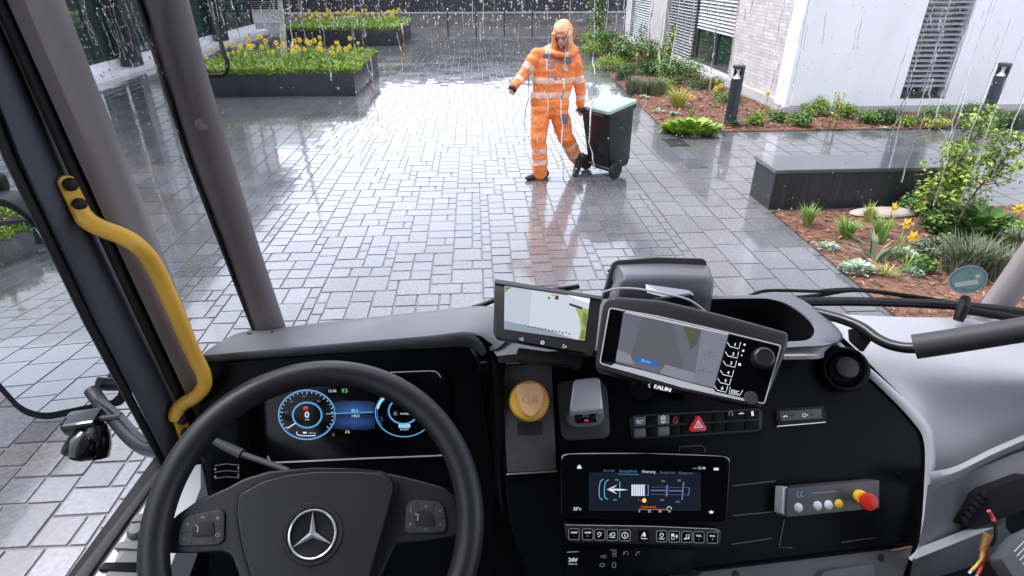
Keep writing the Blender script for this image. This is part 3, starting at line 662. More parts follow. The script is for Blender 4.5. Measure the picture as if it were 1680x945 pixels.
for pts in ([(1202, 797), (1272, 789)], [(1202, 846), (1275, 839)], [(1200, 893), (1266, 883)]): stroke(m, CON, pts, 1.6, .0002)
stroke(m, CON, [(1287, 852), (1278, 898), (1300, 899)], 1.4, .0002); stroke(m, CON, [(1380, 890), (1436, 882)], 1.4, .0002)
stroke(m, CON, [(1114, 746), (1115, 733), (1152, 731), (1157, 737), (1157, 742)], 1.3, .0002); part(m, 'drawer_seam', mat('seam_edge', (.06, .06, .06), .3), dash)
m = MB(); stroke(m, CON, [(1463, 903), (1496, 896)], 2.2, .0095); part(m, 'orange_strip', mat('orange_lacquer', (.5, .2, .06), .4), dash)
m = MB(); slab(m, Panel(P(700, 900, 1.42), (0, -1), 70), [(345, 790), (860, 760), (1500, 880), (1500, 1150), (345, 1150)], -.02, 0); part(m, 'knee_panel', BLKM, dash)
m = MB(); c_ = CON.at(1477, 779, -.002); m.lathe([(.007, 0), (.006, .002), (0, .0022)], c_, CON.n, 14); part(m, 'screw_cap', BLK, dash)
m = MB(); c_ = CLU.at(744, 619, -.011); m.lathe([(.006, 0), (.005, .002), (0, .0022)], c_, CLU.n, 14); part(m, 'screw_cap', BLK, dash)

# dashboard top with the storage tray
TOP = Panel(P(1200, 528, 1.235), (0, -1), 7)
inn = smooth2([V(p) for p in ((1000, 500), (1060, 496), (1140, 492), (1235, 490), (1264, 492), (1292, 501), (1320, 520), (1336, 540), (1328, 556), (1300, 560), (1240, 562), (1140, 566), (1030, 566), (985, 540))], 4, True)
out = smooth2([V(p) for p in ((960, 488), (1060, 489), (1140, 485), (1238, 484), (1268, 479), (1300, 484), (1340, 508), (1382, 548), (1366, 566), (1310, 570), (1240, 574), (1140, 578), (1000, 580), (930, 545))], 4, True)
m = MB(); m.grid([[TOP.at(p.x, p.y, -.05) for p in out], [TOP.at(p.x, p.y, -.004) for p in out], [TOP.at(mlerp(p.x, q.x, .12), mlerp(p.y, q.y, .12), 0) for p, q in zip(out, inn)], [TOP.at(mlerp(p.x, q.x, .9), mlerp(p.y, q.y, .9), 0) for p, q in zip(out, inn)], [TOP.at(p.x, p.y, -.003) for p in inn]], 0, True)
tt = part(m, 'tray_surround', TOPP, dash, ang=60)
cc = sum(inn, V((0, 0))) / len(inn)
m = MB(); m.grid([[TOP.at(p.x, p.y, -.003) for p in inn], [TOP.at(p.x, p.y, -.003) - TOP.n * .1 for p in inn]], 0, True)
bt = [TOP.at(p.x, p.y, -.003) - TOP.n * .1 for p in inn]; m.add(bt, [tuple(range(len(bt)))]); part(m, 'storage_tray', BLKM, dash, ang=60)
m = MB(); m.grid(loft([[(880, 515, 1.21), (960, 492, 1.235), (1060, 491, 1.25), (1140, 487, 1.26)], [(800, 560, 1.11), (880, 560, 1.13), (960, 548, 1.15), (1000, 560, 1.16)], [(815, 584, 1.07), (880, 578, 1.085), (960, 574, 1.10), (1010, 580, 1.12)], [(818, 596, 1.10), (880, 590, 1.12), (960, 585, 1.14), (1010, 590, 1.15)]], 5)); part(m, 'dash_ledge', TOPP, dash, ang=80)
m = MB(); m.grid(loft([[(1272, 570, 1.2), (1330, 568, 1.2), (1366, 560, 1.2), (1376, 556, 1.215)], [(1280, 584, 1.165), (1335, 583, 1.175), (1345, 580, 1.19), (1352, 578, 1.2)], [(1282, 590, 1.17), (1336, 589, 1.18), (1345, 588, 1.2), (1352, 586, 1.21)]], 5)); part(m, 'dash_lip', GREYP, dash, ang=80)

# passenger side of the dashboard
m = MB()
pr = [[(1290, 490, 1.38), (1340, 512, 1.39), (1480, 520, 1.42), (1600, 522, 1.48), (1720, 530, 1.52), (1830, 545, 1.52)],
      [(1320, 506, 1.34), (1365, 532, 1.34), (1490, 548, 1.37), (1610, 556, 1.4), (1730, 566, 1.44), (1840, 580, 1.44)],
      [(1382, 550, 1.28), (1420, 574, 1.28), (1510, 592, 1.3), (1620, 604, 1.33), (1740, 612, 1.36), (1850, 618, 1.36)],
      [(1420, 590, 1.28), (1466, 620, 1.29), (1530, 632, 1.31), (1620, 634, 1.33), (1740, 632, 1.35), (1850, 630, 1.35)],
      [(1462, 632, 1.29), (1506, 660, 1.3), (1540, 668, 1.35), (1620, 660, 1.38), (1740, 652, 1.41), (1850, 648, 1.41)],
      [(1512, 680, 1.29), (1532, 706, 1.3), (1554, 720, 1.34), (1630, 712, 1.39), (1740, 690, 1.41), (1850, 670, 1.41)],
      [(1524, 770, 1.28), (1530, 776, 1.29), (1560, 772, 1.34), (1640, 735, 1.39), (1740, 694, 1.4), (1850, 676, 1.4)]]
m.grid(loft(pr, 4)); part(m, 'passenger_panel', GREYP, dash, ang=80, subd=1)
m = MB()
m.grid(loft([[(1526, 774, 1.16), (1570, 764, 1.24), (1640, 730, 1.33), (1740, 692, 1.37), (1850, 672, 1.37)], [(1526, 785, 1.14), (1570, 774, 1.215), (1640, 740, 1.305), (1740, 700, 1.345), (1850, 680, 1.345)], [(1526, 792, 1.15), (1570, 780, 1.225), (1640, 746, 1.315), (1740, 706, 1.355), (1850, 686, 1.355)], [(1524, 800, 1.19), (1570, 790, 1.26), (1640, 756, 1.34), (1740, 716, 1.38), (1850, 694, 1.38)]], 4)); part(m, 'ledge_trim', mat('ledge_grey', (.36, .36, .38), .4), dash, ang=70)
m = MB(); m.grid(loft([[(1522, 796, 1.2), (1600, 770, 1.28), (1690, 735, 1.34), (1800, 705, 1.36)], [(1516, 850, 1.18), (1600, 820, 1.24), (1690, 780, 1.30), (1800, 760, 1.32)], [(1505, 905, 1.16), (1580, 880, 1.22), (1680, 830, 1.28), (1800, 810, 1.30)]], 4)); part(m, 'glovebox_panel', GREYD, dash, ang=70)
m = MB(); m.grid(loft([[(1508, 898, 1.165), (1545, 884, 1.185), (1600, 862, 1.215), (1650, 840, 1.24)], [(1500, 918, 1.135), (1550, 898, 1.155), (1600, 878, 1.18), (1650, 858, 1.21)], [(1497, 924, 1.14), (1550, 904, 1.16), (1600, 884, 1.19), (1650, 866, 1.22)], [(1490, 960, 1.25), (1560, 940, 1.27), (1620, 920, 1.3), (1680, 900, 1.32)]], 4)); part(m, 'foot_sill', mat('silver_sill', (.5, .51, .54), .3, metal=.5), dash, ang=70)
LW = Panel(P(1580, 880, 1.40), (-.5, -1), 70)
m = MB(); slab(m, LW, [(1440, 900), (1700, 760), (1900, 740), (1900, 1100), (1400, 1100)], -.05, -.02); part(m, 'lower_wall', mat('dark_blue_grey', (.018, .02, .026), .5), dash)
RB = Panel(P(1630, 825, 1.2), (-.3, -1), 50)
m = MB(); slab(m, RB, rpoly([(1562, 856), (1602, 812), (1625, 802), (1690, 778), (1700, 830), (1600, 868)], 4), -.05, -.002, 0, .006)
for k in range(6): m.lathe([(.0075, 0), (.0075, .010), (.005, .013), (0, .013)], RB.at(1578 + 6.6 * k, 852 - 8.0 * k, -.003), RB.n, 10)
part(m, 'ribbed_duct', BLKM, dash)
m = MB(); T_ = Panel(P(1670, 920, 1.0), (-.35, -1), 40); slab(m, T_, rpoly([(1643, 917), (1678, 880), (1740, 850), (1760, 1010), (1690, 990)], 5), -.05, 0, 0, .004); tb = part(m, 'door_pocket', mat('pocket_frame', (.16, .17, .19), .3, metal=.4), dash)
m = MB()
for k in range(9): stroke(m, T_, [(1664 + k * 4.5, 905 + k * 7), (1684 + k * 4.5, 884 + k * 7)], 2.2, .0006)
part(m, 'white_grille', mat('grille_white', (.6, .61, .63), .4), tb)

# ---- instrument cluster
m = MB(); slab(m, CLU, rpoly([(428, 618), (500, 612), (722, 607), (736, 618), (741, 742), (730, 748), (447, 760), (434, 752)], [10, 0, 10, 10, 6, 6, 6, 6]), -.01, .0, 0, .0015); cl = part(m, 'instrument_cluster', GLASSB)
m = MB(); stroke(m, CLU, smooth2([V(p) for p in ((439, 748), (446, 758), (470, 758), (600, 752), (725, 747), (734, 743))], 5), 2.4, .0012); stroke(m, CLU, smooth2([V(p) for p in ((640, 611), (690, 609), (712, 609), (720, 614), (723, 620))], 4), 1.6, .0012); part(m, 'bezel_edge', SILV, cl)
m = MB(); h = .0006
GLOW = [emis('cluster_glow_%s' % 'abcdefghijkl'[k], (.022 * (k + 1) / 12, .095 * (k + 1) / 12, .34 * (k + 1) / 12), .75) for k in range(12)]
for k in range(24):
    y = 655 + k * 2.2; t = max(0, 1 - abs(k - 8.5) / 8.5) ** .8; t2 = max(0, 1 - abs(k - 16.5) / 7) * .75; s_ = max(t if k < 10 else t * .3, t2)
    for j in range(16):
        x = 548 + j * 4.2; q_ = s_ * (1 - abs(j - 7.5) / 8.6) ** .55; lv = int(q_ * 12)
        if lv > 0: fill(m, CLU, rect(x, y, x + 4.2, y + 2.2), h, 8 + lv)
stroke(m, CLU, [(535, 679), (612, 676)], 1.3, h + .0002, 1)
gx, gy = 503.5, 680.5
stroke(m, CLU, arc(gx, gy, 46.5, 40.5, 0, 360, 60)[:-1], 1.7, h, 1, True); stroke(m, CLU, arc(gx, gy, 44.8, 38.8, 0, 360, 60)[:-1], 1.0, h, 2, True)
stroke(m, CLU, arc(504, 681, 23.3, 20.3, 0, 360, 48)[:-1], 1.8, h, 1, True); stroke(m, CLU, arc(504, 681, 25, 22, 0, 360, 48)[:-1], 1.2, h, 2, True)
for k in range(25):
    a = R(-35 + 250 * k / 24); l = 4.2 if k % 4 == 0 else 2.6
    stroke(m, CLU, [(gx + 44 * math.cos(a), gy - 38 * math.sin(a)), (gx + (44 - l) * math.cos(a), gy - (38 - l) * math.sin(a))], .9, h, 0)
for s_, x, y in (('20', 470, 677), ('40', 478, 659), ('60', 499, 650), ('80', 523, 658)): text(m, CLU, s_, x, y, 6, h, 7)
stroke(m, CLU, [(485, 694), (471, 703)], 1.8, h + .0002, 0)
text(m, CLU, '0', 503.5, 681, 15, h, 0, bold=.4); text(m, CLU, 'km/h', 504, 688.5, 3.6, h, 0); text(m, CLU, '(P)', 501.5, 669.5, 7, h, 4, bold=.4)
stroke(m, CLU, smooth2([V(p) for p in ((487, 708), (488, 713), (500, 715), (518, 714.5))], 4), 1.4, h, 0); text(m, CLU, '131 km', 512, 710.5, 4, h, 0); fill(m, CLU, rect(497, 708.5, 503, 711.5), h, 0)
text(m, CLU, '12:46', 545, 641.5, 6.4, h, 0); text(m, CLU, '8°c', 616, 639, 5, h, 7)
stroke(m, CLU, arc(566, 641, 3.4, 2.8, -90, 90, 10), 1.2, h, 5); [stroke(m, CLU, [(561, 638.5 + 2.2 * k), (564.5, 638.5 + 2.2 * k)], 1, h, 5) for k in range(3)]
text(m, CLU, '80.3', 582, 673.5, 6.4, h + .0003, 8); text(m, CLU, '1453', 583, 682.5, 7, h + .0003, 0)
stroke(m, CLU, [(567, 711), (568, 706), (570.5, 710), (572, 706), (573, 711)], 1.2, h, 6); text(m, CLU, '&', 547, 713, 8, h, 7)
gx, gy = 663, 677
stroke(m, CLU, arc(gx, gy, 47, 39.5, 125, 328, 46), 1.5, h, 1); stroke(m, CLU, arc(gx, gy, 44, 36.5, 125, 170, 14), 3.4, h, 8); stroke(m, CLU, arc(gx, gy, 44, 36.5, 172, 215, 14), 1.2, h, 2)
stroke(m, CLU, arc(662, 674.5, 24, 20.5, 108, 350, 40), 1.8, h, 1); stroke(m, CLU, arc(662, 674.5, 25.6, 22, 108, 350, 40), 1.0, h, 2)
text(m, CLU, '1', 665, 671, 9.5, h, 0, bold=.3); text(m, CLU, 'NUMBER', 665, 679, 4.4, h, 0); stroke(m, CLU, rect(645.5, 675.5, 651.5, 681.5), .8, h, 7, True); text(m, CLU, 'A', 648.5, 678.7, 5, h, 0)
fill(m, CLU, rect(654, 696, 673, 701.5), h, 8); text(m, CLU, 'POWER', 663.5, 699, 4.6, h + .0003, 3); text(m, CLU, 'BOOST', 663.5, 704.5, 4.4, h, 0); text(m, CLU, '1', 682, 701, 4, h, 7); text(m, CLU, '•', 643, 703, 5, h, 7)
stroke(m, CLU, [(696, 692), (700, 695)], 1.2, h, 0); text(m, CLU, 'ECO', 631, 656, 4, h, 7, rot=-50); text(m, CLU, 'CHG', 626, 687, 4, h, 7, rot=65)
part(m, 'cluster_graphics', [E_W, E_C, E_B, E_B2, E_R, E_G, E_Y, E_D, emis('display_light_cyan', (.35, .8, 1.0), .7)] + GLOW, cl, ang=None)
# light switch block and stalk
m = MB(); LS = Panel(P(370, 740, 1.06), (.05, -1), 60); slab(m, LS, rpoly([(342, 660), (388, 650), (396, 800), (345, 806)], 6), -.05, -.004, 0, .004); ls = part(m, 'light_switch', BLK)
m = MB()
for y in (762, 773, 783): stroke(m, LS, [(352, y + 2), (372, y - 1), (392, y + 1)], .9, -.003)
for y in (770, 782): m.lathe([(.0022, 0), (0, .0005)], LS.at(353, y, -.0035), LS.n, 10); stroke(m, LS, [(391, y - 5), (391, y + 1)], 1.8, -.003)
part(m, 'switch_markings', GREY_PRINT, ls)
m = MB(); m.tube([P(350, 722, .99), P(372, 733, .985), P(397, 745, .98)], [.0055, .0075, .0085], 12); m.tube([P(397, 745, .98), P(440, 760, .965), P(472, 772, .955), P(484, 782, .97)], [.0052, .005, .005, .005], 10); st = part(m, 'indicator_stalk', mat('stalk_plastic', (.05, .05, .055), .4))

# ---- steering wheel
SWC = P(521, 861, .80); SW = Panel(SWC, (.16, -1), 43)
Rw = .2055; e1, e2, n_ = SW.e1, SW.e2, SW.n
m = MB(); m.tube([SWC + (e1 * math.cos(a) + e2 * math.sin(a)) * Rw for a in [2 * math.pi * k / 96 for k in range(96)]], .0188, 20, 0, True); sw = part(m, 'steering_wheel', LEATH, ang=80)
plate = [(276, 862), (288, 846), (322, 822), (372, 800), (400, 785), (440, 773), (514, 767), (590, 769), (648, 779), (690, 789), (728, 800), (747, 815), (752, 840), (751, 880), (700, 888), (650, 892), (644, 903), (618, 960), (606, 1010), (410, 1010), (394, 950), (380, 912), (366, 905), (320, 908), (272, 908)]
m = MB(); slab(m, SW, rpoly(plate, 6, 4), -.05, -.012, 0, .012, 4); part(m, 'spoke_panel', mat('spoke_plastic', (.020, .020, .023), .38, bump=(600, .15, .0006)), sw, ang=60)
air = [(391, 812), (430, 790), (470, 779), (514, 774), (586, 774), (622, 777), (642, 788), (644, 805), (629, 860), (604, 950), (590, 1010), (428, 1010), (412, 950), (397, 895), (388, 845)]
m = MB(); slab(m, SW, rpoly(air, [8, 6, 6, 6, 6, 16, 14, 10, 6, 4, 4, 4, 4, 4, 8], 5), -.03, .012, 0, .022, 6); part(m, 'airbag_cover', AIRB, sw, ang=60)
m = MB(); stroke(m, SW, rpoly([(389, 810), (428, 787), (470, 775), (514, 770), (590, 771), (628, 774), (648, 787), (650, 803), (634, 862), (608, 952), (596, 1010)], 6), 3.2, -.0085); stroke(m, SW, rpoly([(389, 810), (384, 845), (393, 896), (408, 952), (424, 1010)], 6), 3.2, -.0085); part(m, 'cover_seam', RUB, sw, ang=None)
# emblem
ec = SW.at(513, 876, .012); k_ = SW.px(513, 876)
m = MB(); m.lathe([(48 * k_, 0), (46.5 * k_, .002), (41 * k_, .0018), (39 * k_, -.002), (0, -.0025)], ec, n_, 48); eb = part(m, 'emblem_dish', AIRB, sw, ang=30)
m = MB(); m.lathe([(38.2 * k_, -.001), (38.2 * k_, .003), (36.8 * k_, .005), (35 * k_, .004), (35 * k_, -.001)], ec, n_, 64)
rt = 35.6 * k_; top = ec + n_ * .0085; vs = [top]; fs = []
for j in range(3):
    a = R(88 + 120 * j); tip = ec + (e1 * math.cos(a) + e2 * math.sin(a)) * rt + n_ * .0025
    b_ = R(88 + 120 * j + 60); nt_ = ec + (e1 * math.cos(b_) + e2 * math.sin(b_)) * rt * .155 + n_ * .0015; vs += [tip, nt_]
for j in range(3):
    t_ = 1 + 2 * j; nn = 2 + 2 * j; pn = 2 + 2 * ((j + 2) % 3); fs += [(0, t_, nn), (0, pn, t_)]
m.add(vs, fs); part(m, 'emblem', CHROME, sw, ang=25)
# button pads
def pad(outl, well, divs, icons):
    q = MB(); slab(q, SW, rpoly([(sum(p[0] for p in outl) / len(outl) + (x - sum(p[0] for p in outl) / len(outl)) * 1.06, sum(p[1] for p in outl) / len(outl) + (y - sum(p[1] for p in outl) / len(outl)) * 1.06) for x, y in outl], 8), -.02, -.0105, 0, .001); slab(q, SW, rpoly(outl, 7), -.0104, -.0085, 1, .0012); slab(q, SW, rpoly(well, 6), -.0084, -.0068, 0, .001)
    for d in divs: stroke(q, SW, d, 1.2, -.0083, 0)
    pd = part(q, 'button_pad', [RUB, mat('pad_button', (.045, .045, .05), .42)], sw)
    q = MB()
    for t_, x, y, s_ in icons: text(q, SW, t_, x, y, s_, -.0081)
    for p in ((well[2][0] - 6, well[2][1] + 4), ): stroke(q, SW, [(p[0], p[1]), (p[0] + 5, p[1] + 3), (p[0] + 4, p[1] + 12)], 1.6, -.0066)
    part(q, 'button_icons', GREY_PRINT, sw, ang=None)
pad([(291, 891), (297, 858), (308, 846), (362, 836), (368, 843), (367, 886), (359, 893), (297, 896)], [(313, 881), (316, 862), (326, 857), (349, 854), (352, 876), (345, 879)], [[(322, 857), (319, 846)], [(340, 854), (343, 840)], [(352, 864), (367, 862)], [(313, 872), (294, 876)], [(315, 882), (313, 895)], [(347, 879), (352, 893)]], [('≡', 308, 860, 9), ('o‹', 333, 848, 8), ('o', 357, 849, 11), ('◇', 357, 878, 9), ('...', 330, 887, 8), ('--', 302, 884, 9)])
pad([(664, 869), (667, 829), (676, 820), (720, 823), (728, 832), (733, 865), (727, 873), (671, 875)], [(680, 861), (682, 843), (687, 838), (709, 839), (714, 860), (709, 863)], [[(687, 838), (683, 822)], [(709, 839), (714, 824)], [(713, 850), (731, 849)], [(681, 849), (666, 848)], [(684, 862), (680, 874)], [(710, 863), (716, 873)]], [('(', 674, 836, 10), ('o', 699, 830, 9), ('+', 722, 838, 9), ('^', 673, 862, 11), ('-', 722, 860, 10), ('v', 698, 868, 7)])

# ---- console: insert with yellow valve knob
m = MB(); slab(m, CON, rpoly([(821, 600), (905, 596), (913, 771), (833, 776)], [7, 7, 4, 4]), -.004, .006, 0, .002); ins = part(m, 'valve_panel', PANELP)
m = MB(); stroke(m, CON, [(831, 778), (914, 773)], 2.2, .0012); part(m, 'panel_edge', SILV, ins, ang=None)
m = MB(); stroke(m, CON, [(819, 604), (822, 597), (905, 593)], 1.8, .0012); part(m, 'panel_edge', SILV, ins, ang=None)
m = MB(); slab(m, CON, rpoly([(848, 692), (890, 690), (891, 713), (850, 715)], 4), .0055, .0068, 0, .0005); part(m, 'slot', RUB, ins)
kc = CON.at(867, 658, .006); kk = CON.px(867, 658); m = MB(); pr_ = []
for r_, h_ in ((30, 0), (32, .002), (32, .012), (30.5, .016), (28, .0175), (0, .018)): pr_.append((r_ * kk, h_))
m.lathe(pr_, kc, CON.n, 40)
for j in range(40):
    a = 2 * math.pi * j / 40; q = kc + (CON.e1 * math.cos(a) + CON.e2 * math.sin(a)) * 32 * kk; m.box(q + CON.n * .007, (.0022, .0022, .011), 0, 0, (CON.e1, CON.e2, CON.n))
kn = part(m, 'valve_knob', YEL); m = MB(); slab(m, CON, rpoly([(846, 640), (852, 628), (886, 627), (894, 648), (888, 672), (872, 688), (858, 678)], 9), .022, .034, 0, .005, 3); part(m, 'knob_grip', mat('orange_peach', (.95, .55, .28), .42), kn)
m = MB(); h = .0345
stroke(m, CON, [(857, 655), (868, 646), (868, 664), (857, 658)], 1.2, h, 0, True); stroke(m, CON, arc(869, 655, 7, 8, -55, 55, 8), 1.1, h); stroke(m, CON, arc(873, 655, 8, 9, -50, 50, 8), 1.1, h); part(m, 'knob_symbol', mat('orange_engraving', (.55, .23, .10), .5), kn, ang=None)

# ---- parking brake lever
m = MB(); slab(m, CON, rpoly([(914, 634), (920, 626), (985, 620), (997, 640), (1001, 712), (994, 719), (930, 723), (921, 714)], 9), -.004, .005, 0, .002); pb = part(m, 'parking_brake_switch', mat('brake_pad_plastic', (.04, .04, .043), .45, bump=(700, .2, .0006)))
m = MB(); bt_ = [CON.at(x, y, .045) for x, y in rpoly([(941, 622), (984, 618), (990, 672), (934, 676)], 8)]; b0 = [CON.at(x, y, .005) for x, y in rpoly([(938, 640), (982, 636), (992, 690), (934, 694)], 8)]
m.prism(b0, bt_, 0, .008, 4); part(m, 'lever', SILV, pb, ang=60)
m = MB(); bt_ = [CON.at(x, y, .030) for x, y in rpoly([(935, 675), (989, 671), (989, 694), (980, 700), (942, 702), (934, 694)], 6)]; m.prism([p - CON.n * .025 for p in bt_], bt_, 0, .004, 3); part(m, 'lever_frame', GREYD, pb)
m = MB(); slab(m, CON, rpoly([(943, 677), (980, 674), (982, 692), (945, 695)], 4), .03, .033, 0, .0012); part(m, 'lever_button', GLOSS, pb)
m = MB(); text(m, CON, '(P)', 961, 681, 8, .0334, 0); stroke(m, CON, [(959, 690), (965, 689.6)], 2.2, .0334, 1); part(m, 'lever_symbol', [GREY_PRINT, E_R], pb, ang=None)

# ---- switch row with hazard button
m = MB(); slab(m, CON, rpoly([(1033, 686), (1040, 681), (1246, 670), (1251, 676), (1250, 703), (1244, 708), (1042, 721), (1036, 718)], 4), -.003, .003, 0, .001); sr = part(m, 'switch_row', RUB)
ex = [1040, 1060, 1079, 1099, 1117, 1141, 1168, 1190, 1221, 1246]
for row in (0, 1):
    for i in range(9):
        xa, xb = ex[i] + .7, ex[i + 1] - .7; ya = lambda x, q=row: mlerp(684.5 + 19 * q, 672.5 + 17.5 * q, (x - 1040) / 206) ; hgt = 14.5
        hi = (row == 0 and i in (0, 2)) or (row == 1 and i in (0, 2))
        q = MB(); slab(q, CON, rpoly([(xa, ya(xa)), (xb, ya(xb)), (xb + .4, ya(xb) + hgt), (xa + .4, ya(xa) + hgt)], 1.5, 2), .0028, .0085 if hi else .007, 0, .001); part(q, 'switch', GREYD if hi else BLK, sr)
m = MB(); h = .0092
text(m, CON, 'o-~', 1050, 690, 9, h, 0, -4); text(m, CON, '^', 1088, 689, 12, h, 0); stroke(m, CON, arc(1088, 686, 3, 4, -40, 220, 10), 1.2, h, 0); stroke(m, CON, [(1084, 692), (1093, 691.5)], 1.2, h); stroke(m, CON, [(1104, 691), (1108.5, 683.5), (1112, 690.5)], 1, h, 1, True); stroke(m, CON, [(1105, 694), (1112, 693.5)], .8, h, 1)
stroke(m, CON, arc(1199, 679, 3, 4, -60, 220, 10), 1, h, 2); stroke(m, CON, [(1212, 679), (1221, 678)], 1.4, h, 0); text(m, CON, 'x', 1216, 677, 6, h, 0); fill(m, CON, [(1232, 675), (1236, 674), (1237, 682), (1233, 682.5)], h, 0); stroke(m, CON, [(1046, 694), (1053, 693.5)], 1, h); stroke(m, CON, [(1086, 694), (1091, 693.7)], 1, h)
part(m, 'switch_symbols', [WHITE_PRINT, emis('symbol_red', (.6, .06, .06), .5), GREY_PRINT], sr, ang=None)
m = MB(); slab(m, CON, rpoly([(1132, 705), (1144, 682), (1148, 682), (1160, 703), (1158, 707), (1135, 708.5)], 3), .003, .014, 0, .002); hz = part(m, 'hazard_switch', mat('hazard_red', (.55, .03, .05), .35, emit=((.5, .02, .03), .15)))
m = MB(); stroke(m, CON, [(1139.5, 702), (1145.6, 690.5), (1152.5, 700.5)], 2.2, .0146, 0, True); stroke(m, CON, [(1143.5, 699.4), (1145.8, 694.8), (1148.7, 698.9)], 1.1, .0146, 0, True); part(m, 'hazard_symbol', WHITE_PRINT, hz, ang=None)

# ---- touch screen and button strip
TS = Panel(P(1058, 800, 1.07), (-.03, -1), 54)
m = MB(); slab(m, TS, rpoly([(920, 752), (930, 744), (1060, 743), (1190, 748), (1199, 757), (1194, 850), (1184, 857), (930, 853), (919, 846)], [8, 8, 0, 8, 8, 8, 8, 8, 8]), -.03, 0, 0, .003, 3); ts = part(m, 'touch_screen', GLASSB)
m = MB(); stroke(m, TS, smooth2([V(p) for p in ((922, 753), (930, 745.5), (990, 744), (1060, 744.5), (1150, 747), (1190, 750), (1197, 757))], 4), 1.7, -.0004); part(m, 'screen_edge', SILV, ts, ang=None)
m = MB(); h = .0005
for k, (x0, x1) in enumerate(((966, 1150), (985, 1120))): fill(m, TS, rect(x0, 775 + 10 * k, x1, 838 - 12 * k), h * (1 + k) * .5, 4)
h = .0009
fill(m, TS, [(947, 766), (950.5, 762), (954, 766), (954, 769), (947, 769)], h, 0)
for s_, x, y, mi in (('Antrieb', 999, 772, 5), ('Energiefluss', 1031, 773, 2), ('Wartung', 1064, 774, 0), ('Ereignisse', 1095, 775, 5), ('Diagnose', 1125, 776, 5)): text(m, TS, s_, x, y, 6.2, h, mi)
stroke(m, TS, [(1014, 778), (1048, 778.5)], 1, h, 2); text(m, TS, '— 12:46', 1147, 768, 6.2, h, 0); fill(m, TS, rect(1171, 767.5, 1179, 771.5), h, 0)
for x0, hh in ((985, 17), (993.5, 16)): stroke(m, TS, smooth2([V(p) for p in ((x0 + 5, 803 - hh), (x0, 804 - hh * .8), (x0 - 2, 803), (x0 - 1, 803 + hh * .8), (x0 + 4, 803 + hh))], 4), 1.3, h, 1)
for s_ in (-1, 1): fill(m, TS, [(995, 803), (1000, 803 + s_ * 2), (1013, 803 + s_ * 8), (1007, 803 + s_ * 3)][::s_], h + .0002, 0); fill(m, TS, [(995, 803), (1008, 803 + s_ * 1.6), (1008, 803)][::s_], h + .0003, 0)
fill(m, TS, [(1000, 801.5), (1020, 802.2), (1031, 803.5), (1020, 804.8), (1000, 805)], h + .0001, 0); stroke(m, TS, [(1017, 790), (1016.5, 817)], 1.2, h, 1)
for k in range(6): fill(m, TS, rect(1036 + k * 3.7, 795, 1039 + k * 3.7, 813.5), h, 0)
stroke(m, TS, rect(1057.5, 795.5, 1063.5, 813), 1, h, 1, True)
stroke(m, TS, [(1068, 804.5), (1092, 804.8)], 1.8, h, 3); stroke(m, TS, [(1097, 805), (1120, 805.4)], 1.8, h, 3); stroke(m, TS, [(1068, 799), (1130, 800)], .6, h, 5); stroke(m, TS, [(1068, 811), (1128, 812)], .6, h, 5)
stroke(m, TS, [(1094.5, 796), (1093.5, 814)], 3, h, 3); stroke(m, TS, [(1121.5, 791), (1119, 820)], 2.2, h, 3); stroke(m, TS, [(1128, 800), (1131, 801), (1130, 812), (1126, 812)], 1.2, h, 3)
for x, y in ((1088, 789), (1086, 820), (1114, 788), (1112, 823), (1012, 787), (1009, 820)): stroke(m, TS, [(x - 3, y), (x + 3, y + .5)], 3, h, 5)
stroke(m, TS, [(1047, 814), (1047, 821), (1053, 821)], .8, h, 5); fill(m, TS, arc(1057, 821, 3.5, 3.6, 0, 360, 16)[:-1], h, 6)
text(m, TS, 'Ladezustand', 1064, 831.5, 5, h, 7); stroke(m, TS, [(1048, 835.5), (1096, 836)], 1, h, 7)
for s_, x in (('0', 1049), ('25', 1065.5), ('50', 1083), ('75', 1098)): text(m, TS, s_, x, 839, 5, h, 0)
stroke(m, TS, arc(1098, 835, 3.5, 4, -10, 190, 8), 1, h, 0); text(m, TS, '22°c', 947, 835, 7, h, 0, bold=.3); text(m, TS, '★', 1167, 840.5, 8, h, 0) if False else fill(m, TS, [(1162.5, 839), (1165.5, 839), (1167, 836.5), (1168.5, 839), (1171.5, 839), (1169, 842.5), (1165, 842.5)], h, 0)
part(m, 'screen_graphics', [E_W, E_C, emis('tab_blue', (.05, .25, .5), .6), emis('line_blue', (.14, .2, .5), .55), emis('screen_glow', (.003, .008, .02), .5), E_D, E_Y, emis('display_orange', (.7, .2, .04), .6)], ts, ang=None)
m = MB(); slab(m, TS, rpoly([(926, 859), (1070, 862), (1176, 867), (1184, 872), (1181, 897), (1060, 893), (936, 890), (928, 884)], [5, 0, 0, 6, 6, 0, 6, 6]), -.03, -.004, 0, .002); bs = part(m, 'button_strip', mat('strip_black', (.016, .016, .019), .35))
m = MB(); stroke(m, TS, [(928, 861), (1070, 863.5), (1174, 868), (1181, 872)], 1.2, -.0036); part(m, 'strip_edge', GREYP, bs, ang=None)
bx = [(941.7, 876.5), (964.2, 876.7), (984, 877.3), (1004.7, 877.8), (1025.3, 878.3), (1056, 879), (1085.6, 879.8), (1106.2, 880.5), (1126.7, 881), (1146.7, 881.6), (1169, 882)]
